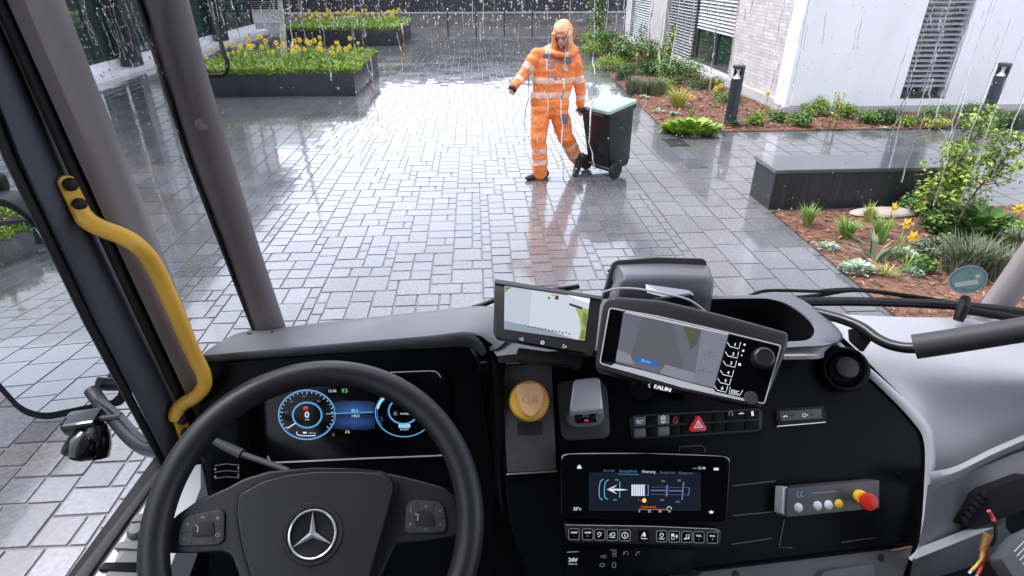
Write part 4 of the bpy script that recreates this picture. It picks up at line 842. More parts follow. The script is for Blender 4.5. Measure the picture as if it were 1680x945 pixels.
for i, (x, y) in enumerate(bx):
    q = MB(); rr = rpoly(rect(x - 8.6, y - 9, x + 8.6, y + 9), 3, 3); slab(q, TS, rr, -.0042, -.0022, 0, .0006); bb = part(q, 'button', BLK, bs); q = MB(); h = -.0016
    if i != 5: stroke(q, TS, rr, .8, h, 1, True)
    if i in (0, 1): text(q, TS, 'TEMP', x, y - 2.6, 4.6, h, 0, bold=.2); text(q, TS, '-+'[i], x, y + 3, 5, h)
    elif i in (9, 10): text(q, TS, 'VOL', x, y - 2.4, 4.8, h, 0, bold=.2); text(q, TS, '-+'[i - 9], x, y + 3, 5, h)
    elif i == 2: stroke(q, TS, [(x - 3, y - 4), (x + 3, y - 3), (x + 1, y + 1), (x - 3, y + 4)], 1.3, h); fill(q, TS, arc(x - 3, y - 1, 1.3, 1.3, 0, 360, 8)[:-1], h)
    elif i == 3: stroke(q, TS, arc(x + 1, y - 1, 3, 3, 0, 360, 12)[:-1], 1.2, h, 0, True); stroke(q, TS, [(x - 5, y + 3), (x - 3, y - 3)], 1.2, h); stroke(q, TS, [(x - 4, y + 4), (x + 5, y + 4)], 1, h)
    elif i == 4: stroke(q, TS, arc(x, y, 5, 5, 0, 360, 16)[:-1], 1.2, h, 0, True); text(q, TS, 'i', x, y, 9, h, 0, bold=.3)
    elif i == 5: fill(q, TS, [(x - 5, y + 3), (x, y - 6), (x + 2, y - 6), (x + 4, y + 1), (x + 1, y + 2), (x - 1, y - 1)], h); stroke(q, TS, [(x - 4, y + 4.5), (x + 6, y + 5)], 1.2, h)
    elif i == 6: stroke(q, TS, arc(x, y - 2, 2.6, 2.8, -30, 210, 10), 1.4, h); stroke(q, TS, [(x - 2, y), (x, y + 3), (x + 2, y)], 1.2, h); stroke(q, TS, arc(x, y + 3.2, 4.5, 1.6, 160, 380, 8), 1, h)
    elif i == 7: fill(q, TS, rect(x - 5, y - 5, x, y - 1), h); stroke(q, TS, rect(x - 4.5, y, x, y + 4.5), 1, h, 0, True); fill(q, TS, arc(x + 4, y - .5, 1.6, 3, 0, 360, 10)[:-1], h)
    elif i == 8: fill(q, TS, arc(x - 2.5, y + 3, 2, 1.5, 0, 360, 8)[:-1], h); fill(q, TS, arc(x + 2.5, y + 2, 2, 1.5, 0, 360, 8)[:-1], h); stroke(q, TS, [(x - .8, y + 3), (x - .5, y - 3.5), (x + 4, y - 4.5), (x + 4, y + 2)], 1.2, h)
    q.build('icon_tmp', [WHITE_PRINT, GREY_PRINT], cab, None); 
# fold every icon into its button so the strip keeps one part per key
for o in [o for o in bpy.data.objects if o.name.startswith('icon_tmp')]:
    o.name = 'button_icon'; o.parent = bs
m = MB(); slab(m, CON, rpoly([(926, 902), (1060, 897), (1140, 902), (1130, 940), (930, 960)], 4), -.01, .001, 0, .001); sk = part(m, 'socket_panel', BLK)
m = MB(); h = .0016
text(m, CON, '24V', 940, 919, 9.5, h, 0, bold=.4); text(m, CON, 'MAX 15A', 940, 925.5, 3.6, h, 0); stroke(m, CON, [(930, 906), (950, 905)], 1.4, h, 1)
text(m, CON, '≡D', 990, 913.5, 8, h, 1); stroke(m, CON, arc(988, 927, 4, 2.6, 0, 360, 10)[:-1], 1, h, 1, True); stroke(m, CON, rect(1005.5, 905, 1010.5, 913), 1.1, h, 1, True); stroke(m, CON, [(1006, 909), (1010, 909)], 1, h, 1); stroke(m, CON, rect(1005, 923, 1010, 931), 1, h, 1, True)
stroke(m, CON, arc(1027.5, 908, 3, 3.6, -50, 200, 8), 1, h, 1); stroke(m, CON, [(1023, 905), (1023, 911)], 1, h, 1); stroke(m, CON, [(1043, 912), (1045, 906), (1050, 905)], 1.1, h, 1); text(m, CON, '?', 1048, 909, 6, h, 1); stroke(m, CON, [(1001, 902.5), (1012, 902)], 1, h, 1)
part(m, 'socket_markings', [WHITE_PRINT, GREY_PRINT], sk, ang=None)
# usb panel
m = MB(); slab(m, CON, rpoly([(1272, 671), (1352, 665), (1357, 690), (1276, 698)], 4), -.003, .004, 0, .0012); us = part(m, 'usb_panel', BLKM)
m = MB(); slab(m, CON, rpoly([(1279, 675), (1347, 670), (1349, 686), (1281, 691)], 2), .0035, .0058, 0, .0008); part(m, 'usb_cover', mat('usb_cover', (.05, .05, .056), .4), us)
m = MB(); h = .0064; stroke(m, CON, [(1285, 684), (1289, 682), (1292, 684)], 1.5, h); stroke(m, CON, rect(1317, 679, 1322, 683.5), 1.2, h, 0, True); stroke(m, CON, [(1323, 681), (1326, 680.5)], 1.2, h); stroke(m, CON, [(1296, 682), (1303, 681.5)], 2, h, 1); stroke(m, CON, [(1329, 680), (1335, 679.5)], 2, h, 1); stroke(m, CON, [(1275, 699.5), (1355, 692.5)], 1.5, h * .7, 2); part(m, 'usb_symbols', [WHITE_PRINT, RUB, SILV], us, ang=None)
# air vent
va = (CON.n * .8 + (C0 - CON.at(1386, 604, 0)).normalized() * .6 + V((-.15, 0, 0))).normalized(); vc = CON.at(1386, 606, .02); kk = CON.px(1386, 606) * .92
m = MB(); m.lathe([(39 * kk, -.03), (39 * kk, .006), (37 * kk, .012), (33 * kk, .013), (31 * kk, .008), (30.5 * kk, -.02)], vc, va, 40); av = part(m, 'air_vent', BLKM, ang=35)
m = MB(); m.lathe([(28.5 * kk, -.012), (28 * kk, .003), (25 * kk, .006), (23.5 * kk, .001), (0, -.002)], vc, va, 36); part(m, 'vent_ring', BLKM, av, ang=35)
m = MB(); u_ = va.cross(UZ).normalized(); w_ = u_.cross(va)
m.lathe([(20 * kk, -.001), (20 * kk, .007), (18 * kk, .009), (0, .010)], vc + u_ * -2.5 * kk + w_ * 3 * kk, (va + w_ * .3).normalized(), 30, sx=.93); part(m, 'vent_flap', mat('vent_flap', (.04, .04, .043), .45), av, ang=35)
m = MB(); stroke(m, CON, [(1347, 596), (1350, 606)], 2.4, .004); part(m, 'vent_mark', SILV, av, ang=None)

# ---- passenger grab bar with foam sleeve
m = MB(); m.tube(smooth2([P(1318, 508, 1.30), P(1345, 514, 1.27), P(1385, 525, 1.23), P(1415, 538, 1.20), P(1440, 556, 1.17), P(1470, 568, 1.14), P(1512, 570, 1.11), P(1600, 554, 1.06), P(1720, 533, 1.0), P(1760, 527, .97) + (P(1760, 527, .97) - P(1640, 547, 1.035)) * 4.6], 6), .0105, 14)
gbp = part(m, 'passenger_grab_bar', mat('black_powder_coat', (.012, .012, .013), .25))
m = MB(); m.tube(smooth2([P(1500, 569, 1.113), P(1560, 560, 1.08), P(1640, 547, 1.035), P(1760, 527, .97), P(1760, 527, .97) + (P(1760, 527, .97) - P(1640, 547, 1.035)) * 2.6], 5), [.0232 - .0026 * k / 20 for k in range(21)], 22); part(m, 'foam_sleeve', mat('grey_foam', (.045, .046, .052), .55, bump=(300, .2, .001)), gbp)
m = MB(); slab(m, Panel(P(1412, 555, 1.2), (-.5, -1), 60), rpoly([(1394, 540), (1428, 536), (1432, 556), (1416, 578), (1396, 560)], 3), -.03, 0, 0, .003); part(m, 'bar_bracket', BLKM, gbp)
m = MB(); m.tube([P(1572, 507, 1.43), P(1640, 518, 1.43), P(1740, 535, 1.43)], .010, 12); m.tube([P(1584, 490, 1.44), P(1580, 505, 1.42), P(1572, 526, 1.42)], [.011, .014, .011], 10); part(m, 'rail_clamp', BLKM, gbp)

# ---- right post, lower screen seal, wipers
m = MB(); strut(m, [(640, 1500, 1590, 1.62, 1.6), (500, 1607, 1668, 1.56, 1.54), (380, 1690, 1768, 1.50, 1.48), (200, 1822, 1912, 1.42, 1.40), (-300, 2200, 2330, 1.25, 1.23)], .05, .014); part(m, 'right_pillar', PILL, ang=60)
m = MB(); m.tube([ws(i, 1.56, -.01) for i in range(len(base_c))], .012, 8); part(m, 'screen_seal', RUB)
def ox(px, py, o): return ws_hit(px, py, o)
m = MB(); m.tube(smooth2([ox(1226, 488, .012), ox(1258, 477, .016), ox(1350, 478, .018), ox(1420, 477, .018), ox(1500, 486, .018), ox(1600, 502, .018)], 5), .0045, 8); m.tube(smooth2([ox(1296, 490, .02), ox(1340, 485, .024), ox(1395, 476, .026), ox(1450, 480, .026), ox(1520, 492, .026)], 5), [.003] * 2 + [.006] * 19, 8); m.tube([ox(1350, 478, .022), ox(1402, 475, .024)], .007, 8); part(m, 'wiper', BLKM)
m = MB(); m.tube(smooth2([ox(760, 509, .01), ox(790, 501, .014), ox(830, 488, .016), ox(950, 470, .016)], 5), [.002] * 3 + [.006] * 13, 8); part(m, 'wiper', BLKM)

# ================================================================== things fixed on the dashboard
# camera monitor
MO = Panel(P(895, 520, 1.04), (-.16, -1), 46)
loc = P(900, 585, 1.07); mon = thing('camera_monitor', 'slim black camera monitor showing the wet yard, left of the control terminal', 'monitor', loc)
m = MB(); slab(m, MO, rpoly([(811, 464), (986, 490), (977, 570), (972, 581), (812, 553), (809, 545)], 3), -.028, 0, 0, .003); part(m, 'housing', mat('monitor_plastic', (.02, .02, .022), .35), mon)
m = MB(); slab(m, MO, [(812, 457), (989, 486), (987, 491), (811, 464)], -.03, .004, 0, .001); part(m, 'sun_lip', TOPP, mon)
m = MB(); h = .0006; fill(m, MO, [(828, 469), (968, 490), (959, 559), (827, 540)], h, 0)
h += .0003
fill(m, MO, [(829, 469.5), (872, 476), (868, 546), (827.5, 540)], h, 1)
fill(m, MO, [(827, 526), (850, 531), (900, 541), (930, 552), (945, 557), (827, 540)], h + .0002, 2)
fill(m, MO, [(930, 483.5), (968, 490), (967, 497), (948, 492)], h + .0002, 6)
fill(m, MO, [(944, 505), (957, 506), (966, 507), (959, 559), (949, 557.5), (953, 540), (951, 522)], h + .0002, 3); fill(m, MO, [(957, 512), (964, 516), (962, 540), (955, 528)], h + .0003, 8); fill(m, MO, [(955, 540), (960, 543), (957, 558), (952, 556)], h + .0003, 8)
fill(m, MO, [(905, 482), (917, 484), (914, 487), (903, 485)], h + .0002, 4); fill(m, MO, [(911, 486), (917, 485), (916, 492), (910, 491)], h + .0004, 5); fill(m, MO, [(899, 487), (903, 488), (902, 491), (899, 490)], h + .0003, 5)
fill(m, MO, [(934, 497), (956, 504), (955, 508), (934, 501)], h + .0003, 5); fill(m, MO, [(829, 470), (840, 471.5), (833, 475), (828.5, 480)], h + .0003, 8)
for k in range(14): stroke(m, MO, [(860 + k * 5.6, 533 + k * 1.0 + (k % 3)), (863 + k * 5.6, 534.5 + k * 1.0 + (k % 2))], 1.6 + (k % 3) * .5, h + .0004, 7)
part(m, 'screen', [emis('cam_paving', (.42, .45, .52), .95), emis('cam_paving_shade', (.36, .39, .46), .95), emis('cam_near', (.2, .24, .29), .9), emis('cam_green', (.25, .30, .08), .9), emis('cam_orange', (.6, .25, .15), .9), emis('cam_dark', (.03, .03, .04), .9), emis('cam_white', (.7, .72, .78), .9), emis('cam_marks', (.07, .08, .1), .9), emis('cam_leaf', (.12, .17, .04), .9)], mon, ang=None)
m = MB(); h = .0005; stroke(m, MO, [(852, 556), (858, 554), (858, 559)], 1.1, h, 0, True); stroke(m, MO, arc(890, 562, 2.6, 2.6, 0, 360, 10)[:-1], 1.2, h, 0, True); stroke(m, MO, [(930, 569), (923.5, 565.5), (923, 570.5)], 1.1, h, 0, True); part(m, 'button_marks', WHITE_PRINT, mon, ang=None)
m = MB(); slab(m, MO, rpoly([(850, 570), (960, 585), (950, 600), (845, 590)], 4), -.06, -.02, 0, .004); part(m, 'mount', BLKM, mon)

# control terminal
TE = Panel(P(1130, 580, 1.0), (-.12, -1), 45)
ter = thing('control_terminal', 'tilted black control terminal with grey screen, numbered keys and rotary knob', 'control unit', P(1130, 640, 1.1))
front = rpoly([(998, 490), (1080, 497), (1180, 520), (1286, 551), (1285, 566), (1254, 664), (1246, 668), (1100, 637), (983, 606), (977, 597), (990, 500)], [10, 0, 0, 12, 6, 5, 5, 0, 10, 6, 8], 5)
m = MB(); slab(m, TE, front, -.035, 0, 0, .003, 2); th_ = part(m, 'housing', mat('terminal_plastic', (.018, .018, .02), .4, bump=(700, .1, .0005)), ter)
m = MB(); back = [(x + 9, y - 3) for x, y in front]; slab(m, TE, rpoly([(1002, 485), (1085, 491), (1190, 516), (1296, 545), (1293, 570), (1262, 650), (1010, 600), (990, 560)], 10), -.07, -.03, 0, .012, 4); part(m, 'rear_shell', mat('terminal_shell', (.03, .03, .034), .35), ter)
sil = rpoly([(1000, 505), (1080, 519), (1192, 545), (1281, 567), (1254, 662), (1226, 655), (1120, 634), (984, 596)], [5, 0, 0, 4, 4, 0, 0, 6], 4)
m = MB(); stroke(m, TE, sil, 2.0, .0009, 0, True); fill(m, TE, [(1008, 596.5), (1060, 609), (1170, 638), (1226, 655), (1224, 658.5), (1120, 636), (1040, 613), (1000, 602)], .0008); fill(m, TE, [(1028, 510.5), (1080, 521), (1196, 547.5), (1192, 550.5), (1080, 525), (1024, 513)], .0008); part(m, 'silver_trim', SILV, ter, ang=None)
m = MB(); slab(m, TE, [(1000, 507), (1022, 512), (1009, 595), (986, 593)], -.001, .0007); part(m, 'blank_panel', GLASSB, ter)
m = MB(); slab(m, TE, rpoly([(1197, 549), (1280, 569), (1253, 661), (1172, 642)], 3), -.001, .0012, 0, .0004); part(m, 'keypad_panel', GLASSB, ter)
m = MB(); h = .0012; fill(m, TE, [(1023, 513), (1195, 550), (1171, 637), (1010, 594.5)], h, 0); h += .0003
fill(m, TE, [(1053, 519.5), (1105, 531), (1122, 610), (1034, 590)], h, 1); fill(m, TE, [(1120, 534), (1150, 540.5), (1143, 565), (1133, 573), (1128, 556)], h, 2); fill(m, TE, [(1152, 540.5), (1194, 550), (1170, 636), (1137, 628)], h + .0002, 3); fill(m, TE, [(1013, 573), (1034, 582), (1040, 598), (1010, 592)], h + .0002, 4); fill(m, TE, [(1092, 598), (1140, 612), (1136, 628), (1082, 612)], h + .0002, 4)
fill(m, TE, [(1043, 584), (1080, 592.5), (1077, 602), (1041, 594)], h + .0004, 5); text(m, TE, 'Ekran', 1060, 593, 7, h + .0006, 6, 13)
for x, y in ((1164, 580), (1155, 606)): text(m, TE, '21', x, y, 6.5, h + .0005, 7, 13); stroke(m, TE, [(x - 10, y + 1), (x - 4, y + 3.5)], .8, h + .0005, 7); stroke(m, TE, [(x + 5, y + 4), (x + 11, y + 5.5)], .8, h + .0005, 7)
stroke(m, TE, arc(1160, 568, 5, 4, 0, 360, 12)[:-1], 1.4, h + .0005, 4, True)
part(m, 'screen', [emis('term_grey', (0.090, 0.092, 0.117), .95), emis('term_mid', (0.074, 0.075, 0.090), .95), emis('term_green', (0.058, 0.066, 0.039), .95), emis('term_side', (0.133, 0.136, 0.172), .95), emis('term_light', (0.156, 0.160, 0.195), .95), emis('term_blue', (.02, .09, .28), .95), emis('term_text', (.25, .4, .6), .95), emis('term_dark', (.03, .03, .04), .95)], ter, ang=None)
m = MB(); h = .0016
for s_, x, y in (('1', 1206, 565.5), ('2', 1203, 581), ('3', 1199.5, 596), ('4', 1194.8, 611.5), ('5', 1190.5, 624.8), ('6', 1185, 637)):
    text(m, TE, s_, x, y, 7.5, h, 0, 13, bold=.3); stroke(m, TE, [(x - 13, y - 4.2), (x - 8.5, y + 3), (x + 6.2, y + 6.6), (x + 9, y - 4)], 1.1, h)
text(m, TE, 'ESC', 1206, 643, 7.5, h, 0, 13, 1.1, bold=.3); stroke(m, TE, [(1198, 635), (1196, 645.5), (1214, 648.5), (1218.5, 640)], 1.1, h)
for x, y, r_ in ((1221.5, 565.5, 1.8), (1219.3, 575.5, 2.0), (1217, 583, 1.3), (1213.5, 598, 2.4)): fill(m, TE, arc(x, y, r_, r_, 0, 360, 10)[:-1], h)
part(m, 'key_markings', WHITE_PRINT, ter, ang=None)
m = MB(); h = .0006; text(m, TE, 'FAUN', 1087, 637.5, 9.5, h, 0, 13, 1.15, bold=.6); fill(m, TE, arc(1066, 632.5, 3.2, 3.2, 90, 270, 10), h, 1); stroke(m, TE, arc(1067.5, 632.8, 3, 3.2, 100, 260, 8), 1, h, 0); part(m, 'maker_lettering', [WHITE_PRINT, emis('mark_blue', (.05, .25, .6), .3)], ter, ang=None)
kc = TE.at(1250, 589, .001); kk = TE.px(1250, 589); m = MB(); m.lathe([(18.5 * kk, 0), (17.5 * kk, .012), (14.5 * kk, .016), (13 * kk, .0165), (12.4 * kk, .0155), (0, .0155)], kc, TE.n, 36)
for j in range(36):
    a = 2 * math.pi * j / 36; u_ = TE.e1 * math.cos(a) + TE.e2 * math.sin(a); m.box(kc + u_ * 17.6 * kk + TE.n * .0065, (.0016, .0014, .0115), 0, 0, (u_, TE.n.cross(u_), TE.n))
part(m, 'rotary_knob', mat('knob_plastic', (.02, .02, .022), .3), ter, ang=50)
m = MB(); m.lathe([(11 * kk, 0), (10 * kk, .0016), (0, .0018)], TE.at(1232, 653, .0012), TE.n, 24); part(m, 'port_cap', mat('cap_grey', (.04, .04, .038), .5), ter)
m = MB(); m.tube([TE.at(1120, 590, -.06), CON.at(1110, 640, -.004)], .022, 14); m.lathe([(.024, 0), (.024, .008), (.02, .012), (0, .013)], CON.at(1050, 640, -.002), CON.n, 20); part(m, 'stand', BLK, ter)

# black housing behind the screens
HO = Panel(P(1080, 470, 1.25), (-.05, -1), 62)
hous = thing('sensor_housing', 'empty black plastic hood standing behind the screens against the windscreen', 'housing', P(1080, 495, 1.27))
m = MB(); slab(m, HO, rpoly([(986, 500), (1006, 432), (1012, 427), (1080, 422), (1158, 424), (1162, 440), (1166, 500)], [0, 8, 8, 0, 8, 8, 0], 5), -.055, -.02, 0, .004); part(m, 'back_rim', RUB, hous)
hx = [(1004, 1162, 438, 1.285), (1010, 1160, 434, 1.275), (1013, 1162, 435, 1.262), (1022, 1167, 450, 1.195), (1022, 1168, 455, 1.185), (1018, 1168, 464, 1.182), (1012, 1164, 490, 1.19), (1008, 1160, 510, 1.2)]
m = MB(); rows = []
for xa, xb, y, d_ in hx:
    rows.append([P(xa - 16, y + 10, d_ + .07)] + smooth2([P(xa - 8, y + 6, d_ + .03), P(xa, y + 2, d_ + .004), P(xa + 10, y, d_), P((xa + xb) / 2, y - 2, d_), P(xb - 8, y, d_ + .002), P(xb, y + 2, d_ + .008)], 3) + [P(xb + 3, y + 8, d_ + .07)])
m.grid(rows); part(m, 'cover', mat('housing_plastic', (.10, .102, .118), .3, bump=(600, .1, .0005)), hous, ang=60)
br_ = thing('mounting_bracket', 'small grey angled metal plate between the hood and the control terminal', 'bracket', P(1105, 490, 1.16))
BR = Panel(P(1105, 483, 1.15), (-.2, -1), 25)
m = MB(); slab(m, BR, rpoly([(1059, 466), (1130, 476), (1138, 482), (1137, 490), (1105, 492), (1062, 480)], 2), -.004, .002, 0, .001); part(m, 'plate', mat('bracket_metal', (.30, .31, .34), .3, metal=.7), br_)
m = MB(); slab(m, Panel(P(1110, 497, 1.13), (-.1, -1), 70), rpoly([(1074, 491), (1137, 484), (1139, 500), (1110, 506), (1074, 500)], 2), -.02, .002, 0, .001); part(m, 'block', BLKM, br_)
m = MB(); m.tube(smooth2([P(988, 480, 1.17), P(1010, 474, 1.16), P(1045, 474, 1.15), P(1090, 482, 1.13), P(1130, 492, 1.12), P(1158, 512, 1.12)], 6), .0022, 6)
tag(m.build('cable', mat('cable_grey', (.35, .35, .37), .35), loc=P(1050, 476, 1.15)), 'thin grey cable running over the control terminal from the hood', 'cable')

# emergency stop box
es = thing('emergency_stop_box', 'dark grey switch box with white and yellow buttons and a red mushroom stop', 'switch box', CON.at(1365, 820, 0))
m = MB(); slab(m, CON, rpoly([(1292, 801), (1443, 788), (1443, 834), (1290, 849)], 2), -.002, .03, 0, .003, 3); part(m, 'box', mat('switch_box_grey', (.055, .052, .055), .4, bump=(500, .15, .0006)), es)
m = MB(); slab(m, CON, [(1284, 800), (1292, 799), (1289, 848), (1282, 842)], .0, .024, 0, .002); part(m, 'end_cap', SILV, es)
for x, y in ((1310, 833), (1341.5, 830), (1359.2, 828.7)):
    m = MB(); m.lathe([(7.6 * CON.px(x, y), 0), (7 * CON.px(x, y), .002), (4.5 * CON.px(x, y), .004), (0, .0048)], CON.at(x, y, .03), CON.n, 20); part(m, 'white_button', mat('white_plastic', (.72, .72, .74), .25), es)
m = MB(); m.lathe([(7.6 * CON.px(x, y), 0), (7 * CON.px(x, y), .002), (4.5 * CON.px(x, y), .004), (0, .0048)], CON.at(1376.5, 827, .03), CON.n, 20); part(m, 'yellow_button', mat('yellow_plastic', (.8, .5, .03), .28), es)
b0 = CON.at(1409.6, 814, .03); hd_ = P(1427.6, 825, (b0 - C0).dot(FW) - .045); ax_ = (hd_ - b0).normalized(); L_ = (hd_ - b0).length; kk = CON.px(1410, 814)
m = MB(); m.lathe([(10.5 * kk, 0), (10.5 * kk, .014), (9.5 * kk, .016), (0, .0162)], b0, ax_, 24); part(m, 'yellow_collar', mat('yellow_plastic'), es)
m = MB(); m.lathe([(5 * kk, .0163), (5 * kk, L_ - .016), (10 * kk, L_ - .014), (13 * kk, L_ - .009), (13.3 * kk, L_ - .004), (12 * kk, L_ - .001), (8 * kk, L_), (0, L_ + .0004)], b0, ax_, 28); part(m, 'stop_button', RED_PL, es, ang=50)
m = MB(); stroke(m, CON, arc(1312, 811, 4.5, 5, 100, 260, 10), 2.4, .0305, 0); stroke(m, CON, arc(1318, 810.6, 4.5, 5, 100, 260, 10), 2.4, .0305, 0); stroke(m, CON, [(1330, 809), (1372, 806)], .8, .0305, 1); text(m, CON, 'a', 1358, 838, 5, .0305, 1); part(m, 'front_marks', [emis('mark_blue'), GREY_PRINT], es, ang=None)

# loose wires
wr = thing('wire_bundle', 'loose bundle of yellow, red and orange wires with bare ends hanging by the footwell', 'wires', P(1610, 905, 1.05))
for nm, cc_, pts in (('red_wire', (.6, .06, .06), [(1622, 838), (1628, 848), (1631, 856)]), ('black_wire', (.01, .01, .01), [(1631, 856), (1634, 872), (1630, 890), (1622, 896)]), ('yellow_wire', (.75, .55, .1), [(1622, 888), (1614, 912), (1604, 926), (1594, 936)]), ('red_wire', (.6, .05, .06), [(1622, 892), (1616, 914), (1611, 928), (1604, 942)]), ('orange_wire', (.6, .25, .05), [(1620, 880), (1617, 892), (1612, 906), (1610, 916)])):
    m = MB(); m.tube(smooth2([P(x, y, 1.05 + .01 * rnd.random()) for x, y in pts], 4), .0028 if nm != 'red_wire' else .0034, 8); part(m, nm, mat(nm, cc_, .4), wr)
m = MB(); m.tube([P(1622, 876, 1.048), P(1612, 905, 1.046)], [.007, .005], 8); part(m, 'tape_wrap', mat('wire_tape', (.42, .24, .05), .6, var=(160, (.12, .05, .02))), wr)
m = MB(); m.tube([P(1594, 936, 1.055), P(1590, 941, 1.055)], .0026, 6); m.tube([P(1604, 942, 1.055), P(1601, 948, 1.055)], .0026, 6); part(m, 'bare_end', SILV, wr)

# round badge on the windscreen
c_ = ws_hit(1589, 459, -.004); bn_ = (C0 - c_).normalized(); bd = thing('windscreen_badge', 'round green environmental badge stuck inside the lower right of the windscreen', 'sticker', c_)
class Disc(Panel):
    def __init__(s, p, n): s.p0 = p; s.n = n; s.e1 = n.cross(UZ).normalized() * -1; s.e2 = s.n.cross(s.e1)
BD = Disc(c_, V((-.12, -.985, .16)).normalized())
A_ = lambda rx, ry: arc(1588.5, 458.5, rx, ry, 0, 360, 40, -12)[:-1]
m = MB(); slab(m, BD, A_(33, 22.5), -.0006, .0002); part(m, 'rim', mat('badge_rim', (.30, .38, .42), .45), bd, ang=None)
m = MB(); slab(m, BD, A_(28.5, 18.5), .0002, .0005, 0); stroke(m, BD, A_(29, 19), .9, .0007, 1, True); stroke(m, BD, [(1584, 458), (1592, 444), (1596, 456)], 1.4, .0008, 2, True); fill(m, BD, [(1566, 464), (1604, 458.5), (1605.5, 466), (1567, 471)], .0008, 3); fill(m, BD, [(1600, 451), (1608, 449), (1609, 455), (1601, 456.5)], .0008, 3); stroke(m, BD, [(1578, 474.5), (1585, 473.5)], 1.2, .0008, 1)
part(m, 'print', [mat('badge_green', (.22, .38, .33), .45), mat('badge_ink', (.05, .1, .12), .5), mat('badge_dark_green', (.08, .22, .2), .5), mat('badge_white', (.68, .66, .68), .5)], bd, ang=None)

# ================================================================== the wheelie bin
W1, W2 = G(966, 279), G(1004, 291); wm = (W1 + W2) / 2; bx_ = (W2 - W1).normalized(); by_ = UZ.cross(bx_)
if by_.dot(EX) < 0: by_ = -by_
tl = R(9); bz_ = (UZ * math.cos(tl) - by_ * math.sin(tl)); byt = (by_ * math.cos(tl) + UZ * math.sin(tl))
WR = .1; axc = wm + UZ * WR
BS = .83
def B(x, y, z): return axc + bx_ * x * BS + byt * (y - .06) * BS + bz_ * (z - .06) * BS   # bin space: wheel face at y=0
wb_ = thing('wheelie_bin', 'black two wheeled refuse bin with pale green lid being pulled by the worker', 'bin', wm)
BINP = mat('bin_plastic', (.009, .010, .011), .33, bump=(200, .1, .001), rvar=(5, .25, .45)); LIDG = mat('pale_green_lid', (.30, .43, .34), .36, var=(5, (.38, .48, .41)))
def ring(z, x0, x1, y0, y1, r=.035):
    return [B(x, y, z) for x, y in rpoly([(x0, y0), (x1, y0), (x1, y1), (x0, y1)], r, 4)]
m = MB(); rows = [ring(.0, -.20, .20, .07, .46), ring(.10, -.215, .215, .05, .49), ring(.13, -.215, .215, .0, .49), ring(.8, -.265, .265, -.02, .53), ring(.86, -.27, .27, -.022, .535), ring(.861, -.295, .295, -.035, .56), ring(.93, -.295, .295, -.035, .56)]
m.grid(rows, 0, True); nn = len(rows[0]); m.f.append(list(range(nn))[::-1]); m.m.append(0); m.f.append([nn * 6 + k for k in range(nn)]); m.m.append(0); m.build('body', BINP, wb_, 50)
m = MB(); r1 = ring(.935, -.305, .305, -.05, .575, .04); r2 = ring(.975, -.30, .30, -.045, .57, .04); r3 = ring(.985, -.27, .27, -.0, .54, .05); r4 = ring(1.0, -.20, .20, .08, .46, .06)
m.grid([r1, r2, r3, r4], 0, True); nn = len(r1); m.f.append(list(range(nn))[::-1]); m.m.append(0); m.f.append([nn * 3 + k for k in range(nn)]); m.m.append(0)
for s_ in (-1, 1): m.box(B(.13 * s_, .25, .995), (.045, .28, .012), 0, .004, (bx_, byt, bz_))
m.build('lid', LIDG, wb_, 50)
m = MB(); m.tube([B(-.22, -.03, .9), B(-.22, -.10, .915), B(.22, -.10, .915), B(.22, -.03, .9)], .016, 10)
m.tube([B(-.27, -.0, .945), B(.27, 0, .945)], .014, 8); m.build('handle', BINP, wb_)
m = MB(); m.box(B(0.06, -.004, .66), (.17, .006, .26), 0, .002, (bx_, byt, bz_)); m.build('red_sticker', mat('sticker_red', (.45, .04, .05), .4, var=(14, (.55, .3, .28))), wb_)
m = MB(); m.tube([axc - bx_ * .27, axc + bx_ * .27], .012, 8); m.build('axle', STEEL, wb_)
for s_ in (-1, 1):
    c_ = axc + bx_ * .245 * s_; m = MB(); m.lathe([(.05, -.026), (.092, -.026), (.1, -.016), (.1, .016), (.092, .026), (.05, .026)], c_, bx_ * s_, 28); wh = m.build('wheel', RUB, wb_)
    m = MB(); m.lathe([(.066, -.02), (.066, .018), (.05, .022), (.022, .012), (.018, .032), (0, .033)], c_, bx_ * s_, 20); m.build('hub', BINP, wh)

# ================================================================== the worker
def capsule(mb, a, b, ra, rb, n=14):
    a, b = V(a), V(b); ax = (b - a); L = ax.length; ax = ax / L if L > 1e-6 else UZ; prof = []
    for k in range(6): t = math.pi / 2 * (1 - k / 5); prof.append((ra * math.cos(t), -ra * math.sin(t)))
    for k in range(6): t = math.pi / 2 * k / 5; prof.append((rb * math.cos(t), L + rb * math.sin(t)))
    mb.lathe(prof, a, ax, n)
def ell(mb, c, rx, ry, rz, ax=None, n=16):
    ax = ax or (EX, EY, UZ); vs = []; fs = []; m_ = 10
    for i in range(m_ + 1):
        t = math.pi * i / m_
        for k in range(n):
            p = 2 * math.pi * k / n; vs.append(V(c) + ax[0] * rx * math.sin(t) * math.cos(p) + ax[1] * ry * math.sin(t) * math.sin(p) + ax[2] * rz * math.cos(t))
    for i in range(m_):
        for k in range(n): fs.append((i * n + k, (i + 1) * n + k, (i + 1) * n + (k + 1) % n, i * n + (k + 1) % n))
    mb.add(vs, fs)
def skinfuse(mb, name, mats, parent, vox, smooth=4, wrinkle=None, pick=None):
    o = mb.build(name, mats, parent, ang=None)
    md = o.modifiers.new('r', 'REMESH'); md.mode = 'VOXEL'; md.voxel_size = vox
    if smooth: md = o.modifiers.new('s', 'SMOOTH'); md.factor = .5; md.iterations = smooth
    baked(o); me = o.data; q = o
    while q.parent: q = q.parent
    org = ORG[q.name]
    if wrinkle:
        for v in me.vertices:
            w_ = v.co + org; d = wrinkle(w_); v.co += v.normal * d
    for p in me.polygons:
        p.use_smooth = True
        if pick: p.material_index = pick(p.center + org)
    return o
